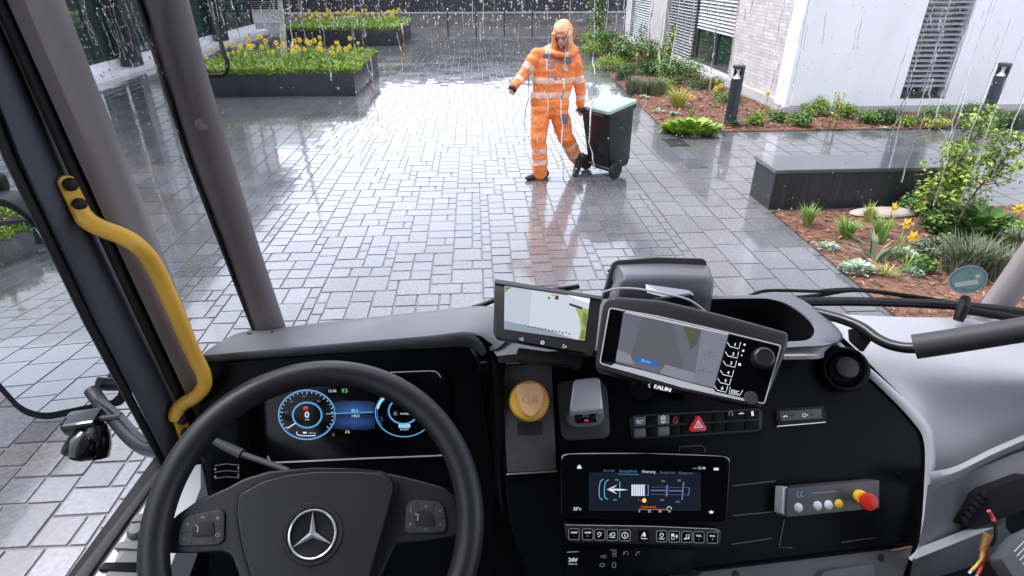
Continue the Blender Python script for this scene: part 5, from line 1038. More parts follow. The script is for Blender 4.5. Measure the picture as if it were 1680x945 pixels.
def seg_t(p, a, b):
    ab = b - a; t = max(0, min(1, (p - a).dot(ab) / ab.length_squared)); return t, (p - (a + ab * t)).length
J = lambda px, py, Y=7.2: PY(px, py, Y)
man = thing('person', 'worker in orange high visibility jacket and trousers walking and pulling a bin', 'person', E(.95, 7.2, 0))
SKIN = mat('skin', (.55, .27, .19), .5, var=(30, (.48, .21, .15)), spec=.4)
ORNG = mat('hi_vis_orange', (.93, .27, .075), .48, var=(9, (.88, .22, .05)), bump=(28, .5, .012), spec=.5)
REFL = mat('reflective_tape', (.88, .58, .44), .35, var=(14, (.85, .50, .36)), bump=(40, .3, .006))
head = J(923, 57, 7.08); neck = J(924, 82, 7.16)
aL = [J(882, 90, 7.2), J(860, 121, 7.16), J(844.5, 141, 7.04)]; aR = [J(944, 100, 7.22), J(951, 143, 7.27), None]
lL = [J(889, 172, 7.2), J(884, 226, 7.1), J(886, 279, 7.12)]; lR = [J(915, 174, 7.2), J(926, 222, 7.2), J(945, 258, 7.48)]
handR = B(-.20, -.10, .915); aR[2] = handR + (aR[1] - handR).normalized() * .085; handL = J(840, 150, 7.0)
b = MB()
fwd = (-EY * .86 - UZ * .34 - EX * .32).normalized(); sid = fwd.cross(UZ).normalized(); hup = sid.cross(fwd).normalized()
ell(b, head + hup * .02, .078, .096, .098, (sid, fwd, hup)); ell(b, head - hup * .05 + fwd * .025, .058, .07, .075, (sid, fwd, hup))
capsule(b, head + fwd * .088 + hup * .005, head + fwd * .112 - hup * .035, .011, .016); ell(b, head + fwd * .085 + hup * .022, .055, .018, .014, (sid, fwd, hup)); ell(b, head + fwd * .088 - hup * .072, .026, .014, .010, (sid, fwd, hup)); ell(b, head + fwd * .078 - hup * .105, .026, .022, .02, (sid, fwd, hup))
for s_ in (-1, 1): ell(b, head + sid * s_ * .08 - hup * .005, .014, .026, .036, (sid, fwd, hup))
capsule(b, neck - UZ * .05, head - hup * .04, .062, .058)
for u in (.2, .5, .8): capsule(b, J(900, 165).lerp(J(905, 165), u), J(899, 105).lerp(J(926, 110), u), .11, .12)
for A in (aL, aR): capsule(b, A[0], A[1], .052, .042); capsule(b, A[1], A[2], .042, .03)
for A in (lL, lR): capsule(b, A[0], A[1], .085, .058); capsule(b, A[1], A[2], .055, .038)
for hd_, wr_, out in ((handL, aL[2], -EX), (handR, aR[2], -EX)):
    d = (hd_ - wr_).normalized(); s2 = d.cross(EY).normalized(); k2 = s2.cross(d)
    capsule(b, wr_, wr_ + d * .05, .028, .03)
    for k in range(4):
        q0 = wr_ + d * .055 + s2 * (-.03 + .02 * k); capsule(b, q0 - d * .03, q0 + d * .028, .0125, .0115)
        l = (.03, .036, .034, .026)[k]; q1 = q0 + d * .028; q2 = q1 + (d * .8 - k2 * .6) * l; capsule(b, q1, q2, .0105, .0095, 8); capsule(b, q2, q2 + (d * .1 - k2 * .95) * l * .8, .0095, .008, 8)
    t0 = wr_ + d * .03 - s2 * .03; capsule(b, t0, t0 + (d * .5 - s2 * .6 - k2 * .3) * .05, .013, .011, 8); t1 = t0 + (d * .5 - s2 * .6 - k2 * .3) * .05; capsule(b, t1, t1 + (d * .6 + k2 * -.7) * .03, .011, .009, 8)
for A, tz in ((lL, E(-.05, -.16, -.05)), (lR, E(-.02, -.03, -.17))): capsule(b, A[2], A[2] + tz * .35, .026, .016)
body = skinfuse(b, 'body', SKIN, man, .0075, 3)
hr = MB(); ell(hr, head + hup * .03 - fwd * .03, .106, .118, .118, (sid, fwd, hup)); capsule(hr, head - hup * .05 - fwd * .05, neck - UZ * .03 - fwd * .06, .09, .11)
for s_ in (-1, 1): capsule(hr, head + sid * s_ * .088 + fwd * .035 + hup * .02, neck + sid * s_ * .09 + fwd * .03, .024, .04)
hc = head + fwd * .085 - hup * .03
hd_o = skinfuse(hr, 'hood', mat('hood_orange_overexposed', (.95, .50, .28), .5, var=(18, (.93, .36, .14)), bump=(30, .5, .01)), man, .0095, 2, lambda p: .006 * noise.noise(p * 22))  # jacket orange made paler here, overexposure put into the colour
bm_ = bmesh.new(); bm_.from_mesh(hd_o.data); org_ = ORG[man.name]; cut = []
for f_ in bm_.faces:
    q = f_.calc_center_median() + org_ - hc
    if (q.dot(sid) / .07) ** 2 + (q.dot(hup) / .096) ** 2 < 1 and q.dot(fwd) > -.075: cut.append(f_)
bmesh.ops.delete(bm_, geom=cut, context='FACES'); bm_.to_mesh(hd_o.data); bm_.free()
md = hd_o.modifiers.new('cloth', 'SOLIDIFY'); md.thickness = .008; md.offset = 0
bd_ = MB(); ell(bd_, head - hup * .10 + fwd * .05, .055, .046, .036, (sid, fwd, hup)); skinfuse(bd_, 'beard', mat('dark_beard', (.14, .06, .035), .8, bump=(160, .6, .006)), man, .008, 1, lambda p: .004 * noise.noise(p * 90))
ey = MB()
for s_ in (-1, 1): ell(ey, head + fwd * .091 + hup * .006 + sid * s_ * .032, .013, .006, .006, (sid, fwd, hup), 10)
ey.build('eyes', mat('eye_dark', (.03, .02, .02), .2), man)
# jacket
hemL, hemR = J(887, 160), J(917, 166); chL, chR = J(895, 104), J(929, 110)
t = MB()
for u in (0, .35, .65, 1):
    capsule(t, hemL.lerp(hemR, u) - UZ * .03, chL.lerp(chR, u), .118, .118)
    capsule(t, hemL.lerp(hemR, u) - UZ * .11, hemL.lerp(hemR, u), .098, .125)
capsule(t, J(886, 93), J(939, 101), .08, .08); capsule(t, J(884, 92), J(915, 82), .08, .085); capsule(t, J(941, 101), J(925, 84), .08, .085)
for A in (aL, aR): capsule(t, A[0], A[1], .082, .068); capsule(t, A[1], A[2], .068, .056)
for k in range(14):   # hood bunched round the neck
    a0, a1 = 2 * math.pi * k / 14, 2 * math.pi * (k + 1) / 14; f_ = lambda a: neck + EX * math.cos(a) * .135 + EY * math.sin(a) * .115 + UZ * (.03 * math.sin(a) - .005)
    capsule(t, f_(a0), f_(a1), .048 + .014 * math.sin(a0), .048 + .014 * math.sin(a1))
ax0, ax1 = (hemL + hemR) / 2 - UZ * .1, (chL + chR) / 2 + UZ * .12
def pick_j(p):
    best = None
    for nm, a_, b_, r_ in (('ua', aL[0], aL[1], .085), ('la', aL[1], aL[2], .068), ('ua', aR[0], aR[1], .085), ('la', aR[1], aR[2], .068), ('t', ax0, ax1, .23)):
        tt_, dd = seg_t(p, a_, b_); dd -= r_
        if best is None or dd < best[0]: best = (dd, nm, tt_)
    nm, tt_ = best[1], best[2]
    if nm == 't':
        z = (p - ax0).dot(UZ)
        if .13 < z < .20 or .30 < z < .365: return 1
        s_ = (p - (ax0 + ax1) / 2).dot(EX)
        if z > .44 and (.075 < abs(s_ - .02) < .125): return 1
        return 0
    if nm == 'ua': return 1 if .52 < tt_ < .78 else 0
    return 1 if .42 < tt_ < .68 else 0
def wr_j(p): return .017 * noise.noise(V((p.x * 5, p.y * 5, p.z * 13)) + V((p.z * 3, 0, 0))) + .009 * noise.noise(p * 24)
skinfuse(t, 'jacket', [ORNG, REFL], man, .0125, 3, wr_j, pick_j)
t = MB(); capsule(t, J(888, 168), J(914, 171), .125, .125)
for A, r_ in ((lL, (.128, .1, .092)), (lR, (.125, .098, .086))): capsule(t, A[0], A[1], r_[0], r_[1]); capsule(t, A[1], A[2] - (A[1] - A[2]).normalized() * .035, r_[1], r_[2])
def pick_t(p):
    for A in (lL, lR):
        tt_, dd = seg_t(p, A[1], A[2])
        if dd < .13 and (.28 < tt_ < .44 or .62 < tt_ < .78) : return 1
    return 0
skinfuse(t, 'trousers', [ORNG, REFL], man, .0125, 3, lambda p: .015 * noise.noise(V((p.x * 6, p.y * 6, p.z * 14))) + .007 * noise.noise(p * 26), pick_t)
SHOE = mat('black_work_shoe', (.02, .02, .022), .35)
def shoe(heel, toe, nrm):
    m = MB(); d = (toe - heel); mid = heel + d * .5; ax = d.normalized(); s2 = ax.cross(nrm).normalized(); n2 = s2.cross(ax)
    for k in range(7):
        u = k / 6; w_ = .038 + .014 * math.sin(u * 3.0); h_ = .052 - .02 * u; ell(m, heel + d * u + n2 * (h_ * .6), w_, .05, h_, (s2, ax, n2), 12)
    capsule(m, heel + d * .12 + n2 * .05, heel + d * .16 + n2 * .12, .05, .05)
    return m
hl = G(895, 290); hl.z = .012; toe = G(862, 297); toe.z = .012
skinfuse(shoe(hl, hl + (toe - hl).normalized() * .26, UZ), 'shoe', SHOE, man, .008, 2)
tr = G(943, 289); tr.z = .02; hr_ = tr + (J(952, 255, 7.5) - tr).normalized() * .26
skinfuse(shoe(hr_, tr, (-EY + UZ * .3).normalized()), 'shoe', SHOE, man, .008, 2)
m = MB()
for A in (aL, aR):
    d = (A[2] - A[1]).normalized(); m.lathe([(.05, 0), (.054, .004), (.052, .03), (.036, .034)], A[2] + d * .035, d, 16)
m.build('cuff', mat('dark_cuff', (.03, .03, .04), .6), man)
for (x, y) in ((898, 92), (931, 100)):
    m = MB(); c_ = J(x, y, 7.03); m.box(c_, (.10, .03, .052), 0, .006, (EX, EY, UZ)); m.build('chest_patch', mat('grey_patch', (.16, .14, .17), .6), man)
m = MB(); m.box(J(927, 195, 7.06), (.07, .03, .11), 0, .008, (EX, EY, UZ)); m.build('thigh_pocket', mat('grey_patch'), man)

# ================================================================== planting
def greens(nm, *cs): return [mat('%s_leaf_%s' % (nm, k), c, .5, spec=.3) for k, c in zip(('light', 'mid', 'dark'), cs)]
LIME = greens('lime', (.30, .42, .06), (.20, .32, .045), (.10, .18, .03)); MIDG = greens('green', (.15, .27, .06), (.09, .18, .04), (.05, .10, .025)); DARKG = greens('deep_green', (.08, .15, .05), (.05, .10, .035), (.03, .06, .022))
GREYG = greens('grey_green', (.22, .25, .15), (.14, .17, .09), (.08, .10, .055)); SILVG = greens('silver_green', (.42, .52, .38), (.30, .42, .28), (.18, .28, .16)); RUSS = greens('russet', (.35, .17, .07), (.22, .12, .05), (.13, .09, .035))
GRASS = greens('grass', (.30, .42, .10), (.18, .33, .06), (.09, .2, .035)); STEMM = mat('plant_stem', (.10, .07, .04), .7); PET = mat('daffodil_petal', (.88, .70, .10), .5); TRU = mat('daffodil_trumpet', (.88, .48, .04), .5); YELG = greens('yellow_green', (.5, .5, .10), (.38, .40, .08), (.2, .24, .05))
def leaf(mb, c, d, nrm, l, w_, mi):
    s2 = d.cross(nrm).normalized() * (w_ / 2); n2 = nrm.normalized() * (l * .12)
    mb.add([c, c + d * l * .5 + s2 + n2, c + d * l, c + d * l * .5 - s2 + n2, c + d * l * .5], [(0, 1, 4), (1, 2, 4), (2, 3, 4), (3, 0, 4)], mi)
def rv(): return V((rnd.gauss(0, 1), rnd.gauss(0, 1), rnd.gauss(0, 1))).normalized()
def crown(mb, c, rx, ry, rz, n, l, asp=.55, lob=9, base=0.0):
    """leaves spread through lobes of an uneven crown"""
    L = [(V((rnd.uniform(-.6, .6) * rx, rnd.uniform(-.6, .6) * ry, rnd.uniform(-.25, .7) * rz)), rnd.uniform(.32, .6)) for _ in range(lob)]
    k = 0
    while k < n:
        o, s_ = rnd.choice(L); d = rv(); r_ = rnd.random() ** .4
        p = o + V((d.x * rx, d.y * ry, d.z * rz)) * s_ * r_
        if p.z + rz * .8 < base: continue
        k += 1; nrm = (d * .5 + UZ * .7 + rv() * .5).normalized(); dd = rv(); dd = (dd - nrm * dd.dot(nrm)).normalized()
        leaf(mb, c + p, dd, nrm, l * rnd.uniform(.6, 1.3), l * asp * rnd.uniform(.7, 1.2), rnd.choices((0, 1, 2), (.4, .4, .2))[0])
def blades(mb, c, r_, h_, n, w_=.008, lean=.5, mi0=0):
    for _ in range(n):
        a = rnd.uniform(0, 6.28); q = math.sqrt(rnd.random()) * r_ * .35; p = c + V((math.cos(a) * q, math.sin(a) * q, 0)); a2 = a + rnd.gauss(0, .5); o = V((math.cos(a2), math.sin(a2), 0)); s2 = V((-o.y, o.x, 0)) * w_ / 2
        hh = h_ * rnd.uniform(.55, 1.1); le = lean * rnd.uniform(.3, 1.2) * r_ * 1.6
        p1 = p + UZ * hh * .6 + o * le * .35; p2 = p + UZ * hh * rnd.uniform(.75, 1) + o * le
        mb.add([p - s2, p + s2, p1 + s2 * .8, p1 - s2 * .8, p2], [(0, 1, 2, 3), (3, 2, 4)], mi0 + rnd.choices((0, 1, 2), (.35, .45, .2))[0])
def scale_at(px, py): return (G(px, py) - C0).dot(FW) / FPX
def plant(kind, px, py, wpx, hpx, pal, label, name='shrub', cat='shrub', dens=1.0, ls=None, z=0.01):
    g0 = G(px, py, z); s_ = scale_at(px, py); W = wpx * s_; H_ = hpx * s_ * 1.0
    root = thing(name, label, cat, g0)
    m = MB()
    if kind == 'leafy':
        l = ls or max(.045, .10 * min(W, H_ * 1.4)); crown(m, g0 + UZ * H_ * .42 + EY * W * .1, W * .74, W * .6, H_ * .8, int(dens * 1500), l, .6, 18)
    elif kind == 'needle':
        for k in range(int(16 * dens)):
            a = rnd.uniform(0, 6.28); q = math.sqrt(rnd.random()); blades(m, g0 + EX * math.cos(a) * q * W * .4 + EY * math.sin(a) * q * W * .3, H_ * .45, H_ * 1.0, 44, .012, .7)
    elif kind == 'grass': blades(m, g0, W * .5, H_ * 1.15, int(170 * dens), .007 if W < .3 else .011, .75)
    elif kind == 'rosette':
        for k in range(int(90 * dens)):
            a = rnd.uniform(0, 6.28); q = math.sqrt(rnd.random()); p = g0 + EX * math.cos(a) * q * W * .42 + EY * math.sin(a) * q * W * .34 + UZ * (.02 + (1 - q) * H_ * .6 * rnd.random()); o = (EX * math.cos(a) + EY * math.sin(a) + UZ * rnd.uniform(.1, .9) + rv() * .3).normalized(); leaf(m, p, o, UZ, W * .19, W * .14, rnd.choices((0, 1, 2), (.5, .35, .15))[0])
    elif kind == 'strap':
        blades(m, g0, W * .5, H_, int(14 * dens), .035, 1.0)
    elif kind == 'upright':
        for k in range(int(5 * dens)):
            b0_ = g0 + EX * rnd.uniform(-.3, .3) * W + EY * rnd.uniform(-.2, .2) * W; tp = b0_ + UZ * H_ * rnd.uniform(.7, 1.05) + rv() * W * .15
            st_ = MB(); m.tube([b0_, b0_.lerp(tp, .5) + rv() * .02, tp], [.007, .005, .003], 5, 3)
            for j in range(34):
                u = rnd.uniform(.25, 1); p = b0_.lerp(tp, u); o = (rv() + UZ * .5).normalized(); leaf(m, p + o * W * .05 * rnd.random(), o, (UZ + rv() * .5).normalized(), ls or W * .17, (ls or W * .17) * .5, rnd.choices((0, 1, 2), (.45, .4, .15))[0])
    m.build('foliage', pal + [STEMM], root, None)
    if kind == 'leafy':
        q = MB()
        for k in range(4): q.tube([g0 + rv() * .02, g0 + UZ * H_ * .35 + rv() * W * .1, g0 + UZ * H_ * .7 + rv() * W * .25], [.012, .008, .004], 5)
        q.build('stem', STEMM, root)
    return root
PL = [
 ('leafy', 958, 70, 36, 18, RUSS, 'low russet bush at the far end of the bed, behind the worker', 'shrub', 'shrub', .7),
 ('leafy', 1000, 88, 62, 30, MIDG, 'rounded mid green shrub at the far end of the planted bed', 'shrub', 'shrub', 1.2),
 ('leafy', 970, 92, 34, 20, LIME, 'small light green shrub at the bed edge just behind the worker', 'shrub', 'shrub', .7),
 ('leafy', 1042, 104, 62, 32, MIDG, 'broad fresh green shrub in the middle of the far bed', 'shrub', 'shrub', 1.3),
 ('leafy', 994, 116, 46, 20, LIME, 'low lime green plant along the paved edge of the bed', 'shrub', 'shrub', .8),
 ('needle', 1066, 124, 60, 26, DARKG, 'dark fine leaved shrub below the louvre window', 'shrub', 'shrub', 1),
 ('leafy', 1112, 136, 66, 34, MIDG, 'leafy bright green clump below the office window', 'shrub', 'shrub', 1.2),
 ('leafy', 1022, 132, 26, 20, DARKG, 'small dark leafy plant near the paved edge of the bed', 'shrub', 'shrub', .6),
 ('needle', 1058, 154, 74, 30, GREYG, 'wide grey green lavender like shrub at the paved edge', 'shrub', 'shrub', 1.2),
 ('grass', 1112, 176, 46, 30, YELG, 'yellow green arching grass clump in the bark mulch', 'ornamental_grass', 'grass plant', 1.2),
 ('leafy', 1152, 146, 46, 18, DARKG, 'low dark green plant with yellow blooms beside the office plinth', 'shrub', 'shrub', .7),
 ('leafy', 978, 74, 40, 16, LIME, 'light green low plant beside the russet bush at the far end', 'shrub', 'shrub', .7),
 ('leafy', 1024, 100, 34, 18, DARKG, 'dark green plant tucked between the two far rounded shrubs', 'shrub', 'shrub', .6),
 ('leafy', 1012, 116, 34, 16, LIME, 'fresh green low plant just behind the dark leafy plant at the edge', 'shrub', 'shrub', .7),
 ('leafy', 1078, 104, 34, 20, LIME, 'yellow green low plant along the plinth below the closed blind', 'shrub', 'shrub', .7),
 ('leafy', 1040, 124, 36, 16, MIDG, 'spreading green plant left of the dark fine leaved shrub', 'shrub', 'shrub', .7),
 ('leafy', 1090, 148, 34, 16, LIME, 'light green plant right of the lavender like shrub', 'shrub', 'shrub', .6),
 ('leafy', 1196, 168, 34, 14, MIDG, 'low green plant between the plinth and the bollard lamp', 'shrub', 'shrub', .6),
 ('leafy', 1274, 200, 26, 14, MIDG, 'small green plant at the corner of brick and white wall', 'shrub', 'shrub', .5),
 ('leafy', 1482, 206, 30, 14, LIME, 'low light green plant below the window sill of the white wall', 'shrub', 'shrub', .5),
 ('leafy', 1622, 208, 46, 22, MIDG, 'leafy plant at the foot of the second bollard lamp', 'shrub', 'shrub', .8),
 ('leafy', 1560, 378, 60, 26, MIDG, 'dense green plant left of the wide ground cover', 'shrub', 'shrub', .9),
 ('leafy', 1660, 398, 60, 26, LIME, 'light green plant in front of the wide ground cover, near the right pillar', 'shrub', 'shrub', .9),
 ('leafy', 1540, 420, 50, 22, GREYG, 'grey green low plant between sapling and heather like shrub', 'shrub', 'shrub', .8),
 ('rosette', 1134, 217, 92, 26, LIME, 'bright lime ground cover at the front corner of the bed', 'ground_cover_plant', 'plant', 4),
 ('rosette', 1056, 162, 20, 10, SILVG, 'small pale rosette by the paved edge beside the grey green shrub', 'rosette_plant', 'plant', .6),
 ('rosette', 1080, 186, 22, 10, SILVG, 'small pale rosette in the mulch between the bin and the arching grass', 'rosette_plant', 'plant', .6),
 ('rosette', 1106, 189, 20, 9, SILVG, 'small pale rosette just above the lime ground cover', 'rosette_plant', 'plant', .6),
 ('strap', 1203, 208, 26, 16, DARKG, 'dark strap leaved plant at the foot of the bollard lamp', 'strap_plant', 'plant', 1.6),
 ('leafy', 1238, 206, 24, 18, LIME, 'small lime plant in the mulch right of the bollard lamp', 'shrub', 'shrub', .5),
 ('leafy', 1312, 208, 30, 18, MIDG, 'small dark green mound in the mulch in front of the white wall', 'shrub', 'shrub', .6),
 ('leafy', 1338, 190, 34, 24, LIME, 'lime bush against the white wall left of the tall spire', 'shrub', 'shrub', .6),
 ('upright', 1362, 213, 28, 58, YELG, 'tall upright lime spire in front of the white wall', 'upright_plant', 'plant', 1.1),
 ('leafy', 1388, 194, 30, 20, LIME, 'yellowish lime bush against the white wall right of the tall spire', 'shrub', 'shrub', .5),
 ('leafy', 1424, 203, 32, 18, MIDG, 'soft green bush under the front window', 'shrub', 'shrub', .6),
 ('leafy', 1452, 203, 30, 20, DARKG, 'dark green bush under the front window', 'shrub', 'shrub', .6),
 ('leafy', 1526, 204, 36, 26, MIDG, 'round green bush right of the front window', 'shrub', 'shrub', .7),
 ('rosette', 1450, 213, 18, 8, SILVG, 'tiny pale rosette at the mulch edge under the front window', 'rosette_plant', 'plant', .5),
 ('leafy', 1536, 212, 30, 16, YELG, 'small yellow green plant at the mulch edge behind the tall shrub', 'shrub', 'shrub', .5),
 ('leafy', 1580, 206, 50, 30, MIDG, 'mid green bush behind the tall shrub, left of the second bollard lamp', 'shrub', 'shrub', .8),
 ('needle', 1660, 207, 60, 26, DARKG, 'dark fine leaved hedge plant right of the second bollard lamp', 'shrub', 'shrub', 1),
 ('grass', 1323, 370, 32, 34, GRASS, 'upright green grass tuft directly in front of the bench', 'grass_tuft', 'grass plant', 1),
 ('grass', 1386, 390, 40, 34, GRASS, 'wide green grass tuft, lowest of the four in the near bed', 'grass_tuft', 'grass plant', 1.2),
 ('grass', 1424, 362, 28, 26, YELG, 'pale yellowish grass tuft beside the flat stone', 'grass_tuft', 'grass plant', .8),
 ('grass', 1441, 389, 34, 30, GRASS, 'dark green grass tuft left of the sapling trunk', 'grass_tuft', 'grass plant', 1),
 ('rosette', 1356, 410, 36, 22, SILVG, 'pale silvery rosette at the paved edge of the near bed', 'rosette_plant', 'plant', 1),
 ('rosette', 1406, 446, 54, 28, SILVG, 'large pale silvery rosette low in the near bed', 'rosette_plant', 'plant', 1.6),
 ('rosette', 1478, 424, 50, 26, SILVG, 'pale silvery rosette with yellow flowers below the sapling', 'rosette_plant', 'plant', 1.4),
 ('rosette', 1496, 452, 34, 18, SILVG, 'small pale rosette above the wiper', 'rosette_plant', 'plant', .9),
 ('leafy', 1512, 446, 30, 20, MIDG, 'small green plant right of the pale rosettes', 'shrub', 'shrub', .5),
 ('strap', 1432, 428, 60, 46, GREYG, 'spreading grey green iris with sword leaves', 'iris_plant', 'plant', 1.1),
 ('grass', 1452, 452, 40, 18, YELG, 'straw coloured low tuft between the pale rosettes', 'grass_tuft', 'grass plant', .5),
 ('rosette', 1600, 384, 150, 58, MIDG, 'wide leafy green ground cover in the near bed', 'ground_cover_plant', 'plant', 6),
 ('leafy', 1512, 352, 54, 34, MIDG, 'leafy green clump at the right end of the bench', 'shrub', 'shrub', 1),
 ('needle', 1600, 446, 130, 60, GREYG, 'olive heather like shrub at the lower right of the bed', 'shrub', 'shrub', 2),
 ('needle', 1690, 420, 90, 50, GREYG, 'olive heather like shrub beyond the right cab pillar', 'shrub', 'shrub', 1.4),
 ('upright', 1052, 76, 20, 38, MIDG, 'slender young shrub beside the white column', 'upright_plant', 'plant', .8),
 ('upright', 1088, 122, 44, 68, LIME, 'airy yellow green young shrub below the dark louvre blind', 'upright_plant', 'plant', 1),
]
for q in PL: plant(*q[:9], dens=q[9] if len(q) > 9 else 1)

def sapling(name, label, base, pts, spread, n, l, pal, tr_r=.012, trunk=STEMM):
    root = thing(name, label, 'tree', base); t = MB(); f_ = MB()
    t.tube(smooth2([base] + pts, 4), [tr_r * (1 - .75 * i / (4 * len(pts))) for i in range(4 * len(pts) + 1)], 7)
    tr_o = t.build('trunk', trunk, root); br = MB()
    full = [base] + pts
    for k in range(n):
        u = rnd.uniform(.3, 1) * (len(full) - 1); i = min(int(u), len(full) - 2); p = full[i].lerp(full[i + 1], u - i)
        d = (rv() + UZ * .25); d.z *= .6; d.normalize(); L = spread * rnd.uniform(.35, 1); q = p + d * L + UZ * L * .15
        br.tube([p, p.lerp(q, .5) + rv() * L * .08, q], [tr_r * .35, tr_r * .22, tr_r * .1], 4)
        for j in range(int(22)):
            c_ = p.lerp(q, rnd.uniform(.35, 1.05)) + rv() * l * rnd.uniform(.2, 1.3); o = (rv() + UZ * .2).normalized(); leaf(f_, c_, o, (UZ + rv() * .6).normalized(), l * rnd.uniform(.7, 1.3), l * .6, rnd.choices((0, 1, 2), (.45, .38, .17))[0])
    br.build('branch', trunk, root); f_.build('crown', pal, root, None)
b0_ = G(1488, 398, .01)
sapling('young_tree', 'leafy young shrub tree with leaning stem at the right end of the bench', b0_, [PY(1510, 352, 5.3), PY(1535, 300, 5.4), PY(1585, 250, 5.5), PY(1620, 190, 5.5)], .34, 54, .055, LIME + [STEMM], .016)
b0_ = G(1560, 395, .01)
sapling('young_tree', 'second young shrub tree spreading to the right, behind the wide ground cover', b0_, [PY(1590, 330, 5.2), PY(1640, 270, 5.2), PY(1680, 230, 5.2)], .36, 40, .05, LIME + [STEMM], .014)
b0_ = G(985, 84, .01)
sapling('young_tree', 'small open crowned sapling behind the worker in front of the back wall', b0_, [PY(984, 50, 21), PY(980, 15, 21), PY(982, -30, 21)], .55, 30, .11, MIDG, .02)
b0_ = E(-4.46, 15.2, .42); BARK = mat('white_birch_bark', (.62, .60, .57), .6, var=(4, (.30, .28, .26), 0, (1, 1, 5)), bump=(18, .4, .01, (1, 1, 3)))
sapling('birch_tree', 'slender white barked tree standing in the nearer planter', b0_, [PY(464, 45, 15.2), PY(459, 0, 15.1), PY(452, -60, 15), PY(446, -130, 15), PY(440, -200, 15)], .9, 0, .08, MIDG, .075, BARK)
# stone in the near bed
m = MB(); ell(m, G(1450, 349, .03), .38, .13, .05); tag(skinfuse(m, 'flat_stone', mat('buff_stone', (.38, .32, .27), .7, var=(6, (.46, .41, .36)), bump=(20, .5, .01)), None, .012, 2, lambda p: .012 * noise.noise(p * 9)) if False else m.build('flat_stone', mat('buff_stone', (.38, .32, .27), .7, var=(6, (.46, .41, .36)), bump=(20, .5, .01)), loc=G(1450, 349, 0)), 'flat buff stone lying in the mulch in front of the bench', 'stone')

# ---- daffodils
def daff_proto(k, h_):
    m = MB(); o0 = V((0, 0, 0))
    blades(m, o0, .09, h_ * .9, 9, .016, .55, 0)
    a = 1.3 * k; tip = V((math.cos(a) * .03, math.sin(a) * .03, h_)); m.tube([o0, tip * .6, tip], [.005, .0045, .004], 5, 1)
    f_ = (E(rnd.uniform(-.5, .5), -1, .1)).normalized(); u_ = f_.cross(UZ).normalized(); w_ = u_.cross(f_)
    for j in range(6):
        an = math.pi / 3 * j; d = (u_ * math.cos(an) + w_ * math.sin(an)).normalized(); leaf(m, tip, d, f_, .058, .036, 3)
    vs = []; n2 = 8
    for r_, hh in ((.010, .0), (.014, .02), (.02, .032)):
        for j in range(n2): an = 2 * math.pi * j / n2; vs.append(tip + f_ * (hh + .004) + (u_ * math.cos(an) + w_ * math.sin(an)) * r_)
    m.add(vs, [(i * n2 + j, i * n2 + (j + 1) % n2, (i + 1) * n2 + (j + 1) % n2, (i + 1) * n2 + j) for i in range(2) for j in range(n2)], 4)
    return m
protos = []
def daffodil(p, label, group, sc_=1.0):
    k = rnd.randrange(4)
    if len(protos) <= k or protos[k] is None:
        while len(protos) <= k: protos.append(None)
        o = daff_proto(k, .30 + .03 * k).build('daffodil', GRASS + [PET, TRU], None, None, loc=V((0, 0, 0))); protos[k] = o
    else: o = protos[k].copy(); col.objects.link(o)
    o.location = p; o.rotation_euler = (0, 0, rnd.uniform(-.6, .6)); o.scale = (sc_,) * 3
    tag(o, label, 'flower', group); return o
for k in range(62): daffodil(E(rnd.uniform(-5.6, -2.8), 13.25 + 2.7 * rnd.random() ** .8, .44), 'yellow daffodil growing in the nearer black planter with the white trunk', 'daffodils in the nearer planter', rnd.uniform(.8, 1.25))
for k in range(80): daffodil(E(rnd.uniform(-6.1, -2.75), 22.4 + 3.6 * rnd.random(), .49), 'yellow daffodil growing in the farther black planter by the low wall', 'daffodils in the farther planter', rnd.uniform(.85, 1.25))
for k in range(10): daffodil(E(rnd.uniform(-7.8, -6.3), rnd.choice((rnd.uniform(-11.3, -9.6), rnd.uniform(-8.1, -6.8))), .44), 'yellow daffodil in the planters behind the truck, seen in the mirror', 'daffodils in the mirrored planters', 1.3)
for px, py, lb in ((1142, 140, 'yellow daffodil by the office plinth, below the tinted window'), (1172, 160, 'pair of yellow blooms near the dark low plant by the plinth'), (1132, 194, 'yellow daffodil above the lime ground cover'), (1176, 166, 'yellow daffodil left of the bollard lamp, nearest the plinth'), (1172, 178, 'bright yellow daffodil in the mulch left of the bollard lamp'), (1256, 188, 'yellow daffodil at the foot of the brick corner'), (1042, 112, 'yellow daffodil at the front of the broad green shrub'), (1052, 72, 'yellow daffodil at the far end of the bed by the column'), (1444, 402, 'yellow daffodil above the spreading iris'), (1468, 424, 'yellow daffodil left in the pale rosette below the sapling'), (1482, 452, 'yellow daffodil low in the bed, just above the wiper'), (1566, 340, 'yellow daffodil left of a pair beside the bench end'), (1588, 344, 'yellow daffodil right of a pair beside the bench end'), (1546, 358, 'yellow daffodil below the bench end beside the leafy clump'), (1644, 388, 'yellow daffodil in the wide leafy ground cover')):
    daffodil(G(px, py, .0), lb, 'daffodils in the mulch beds', 1.0)

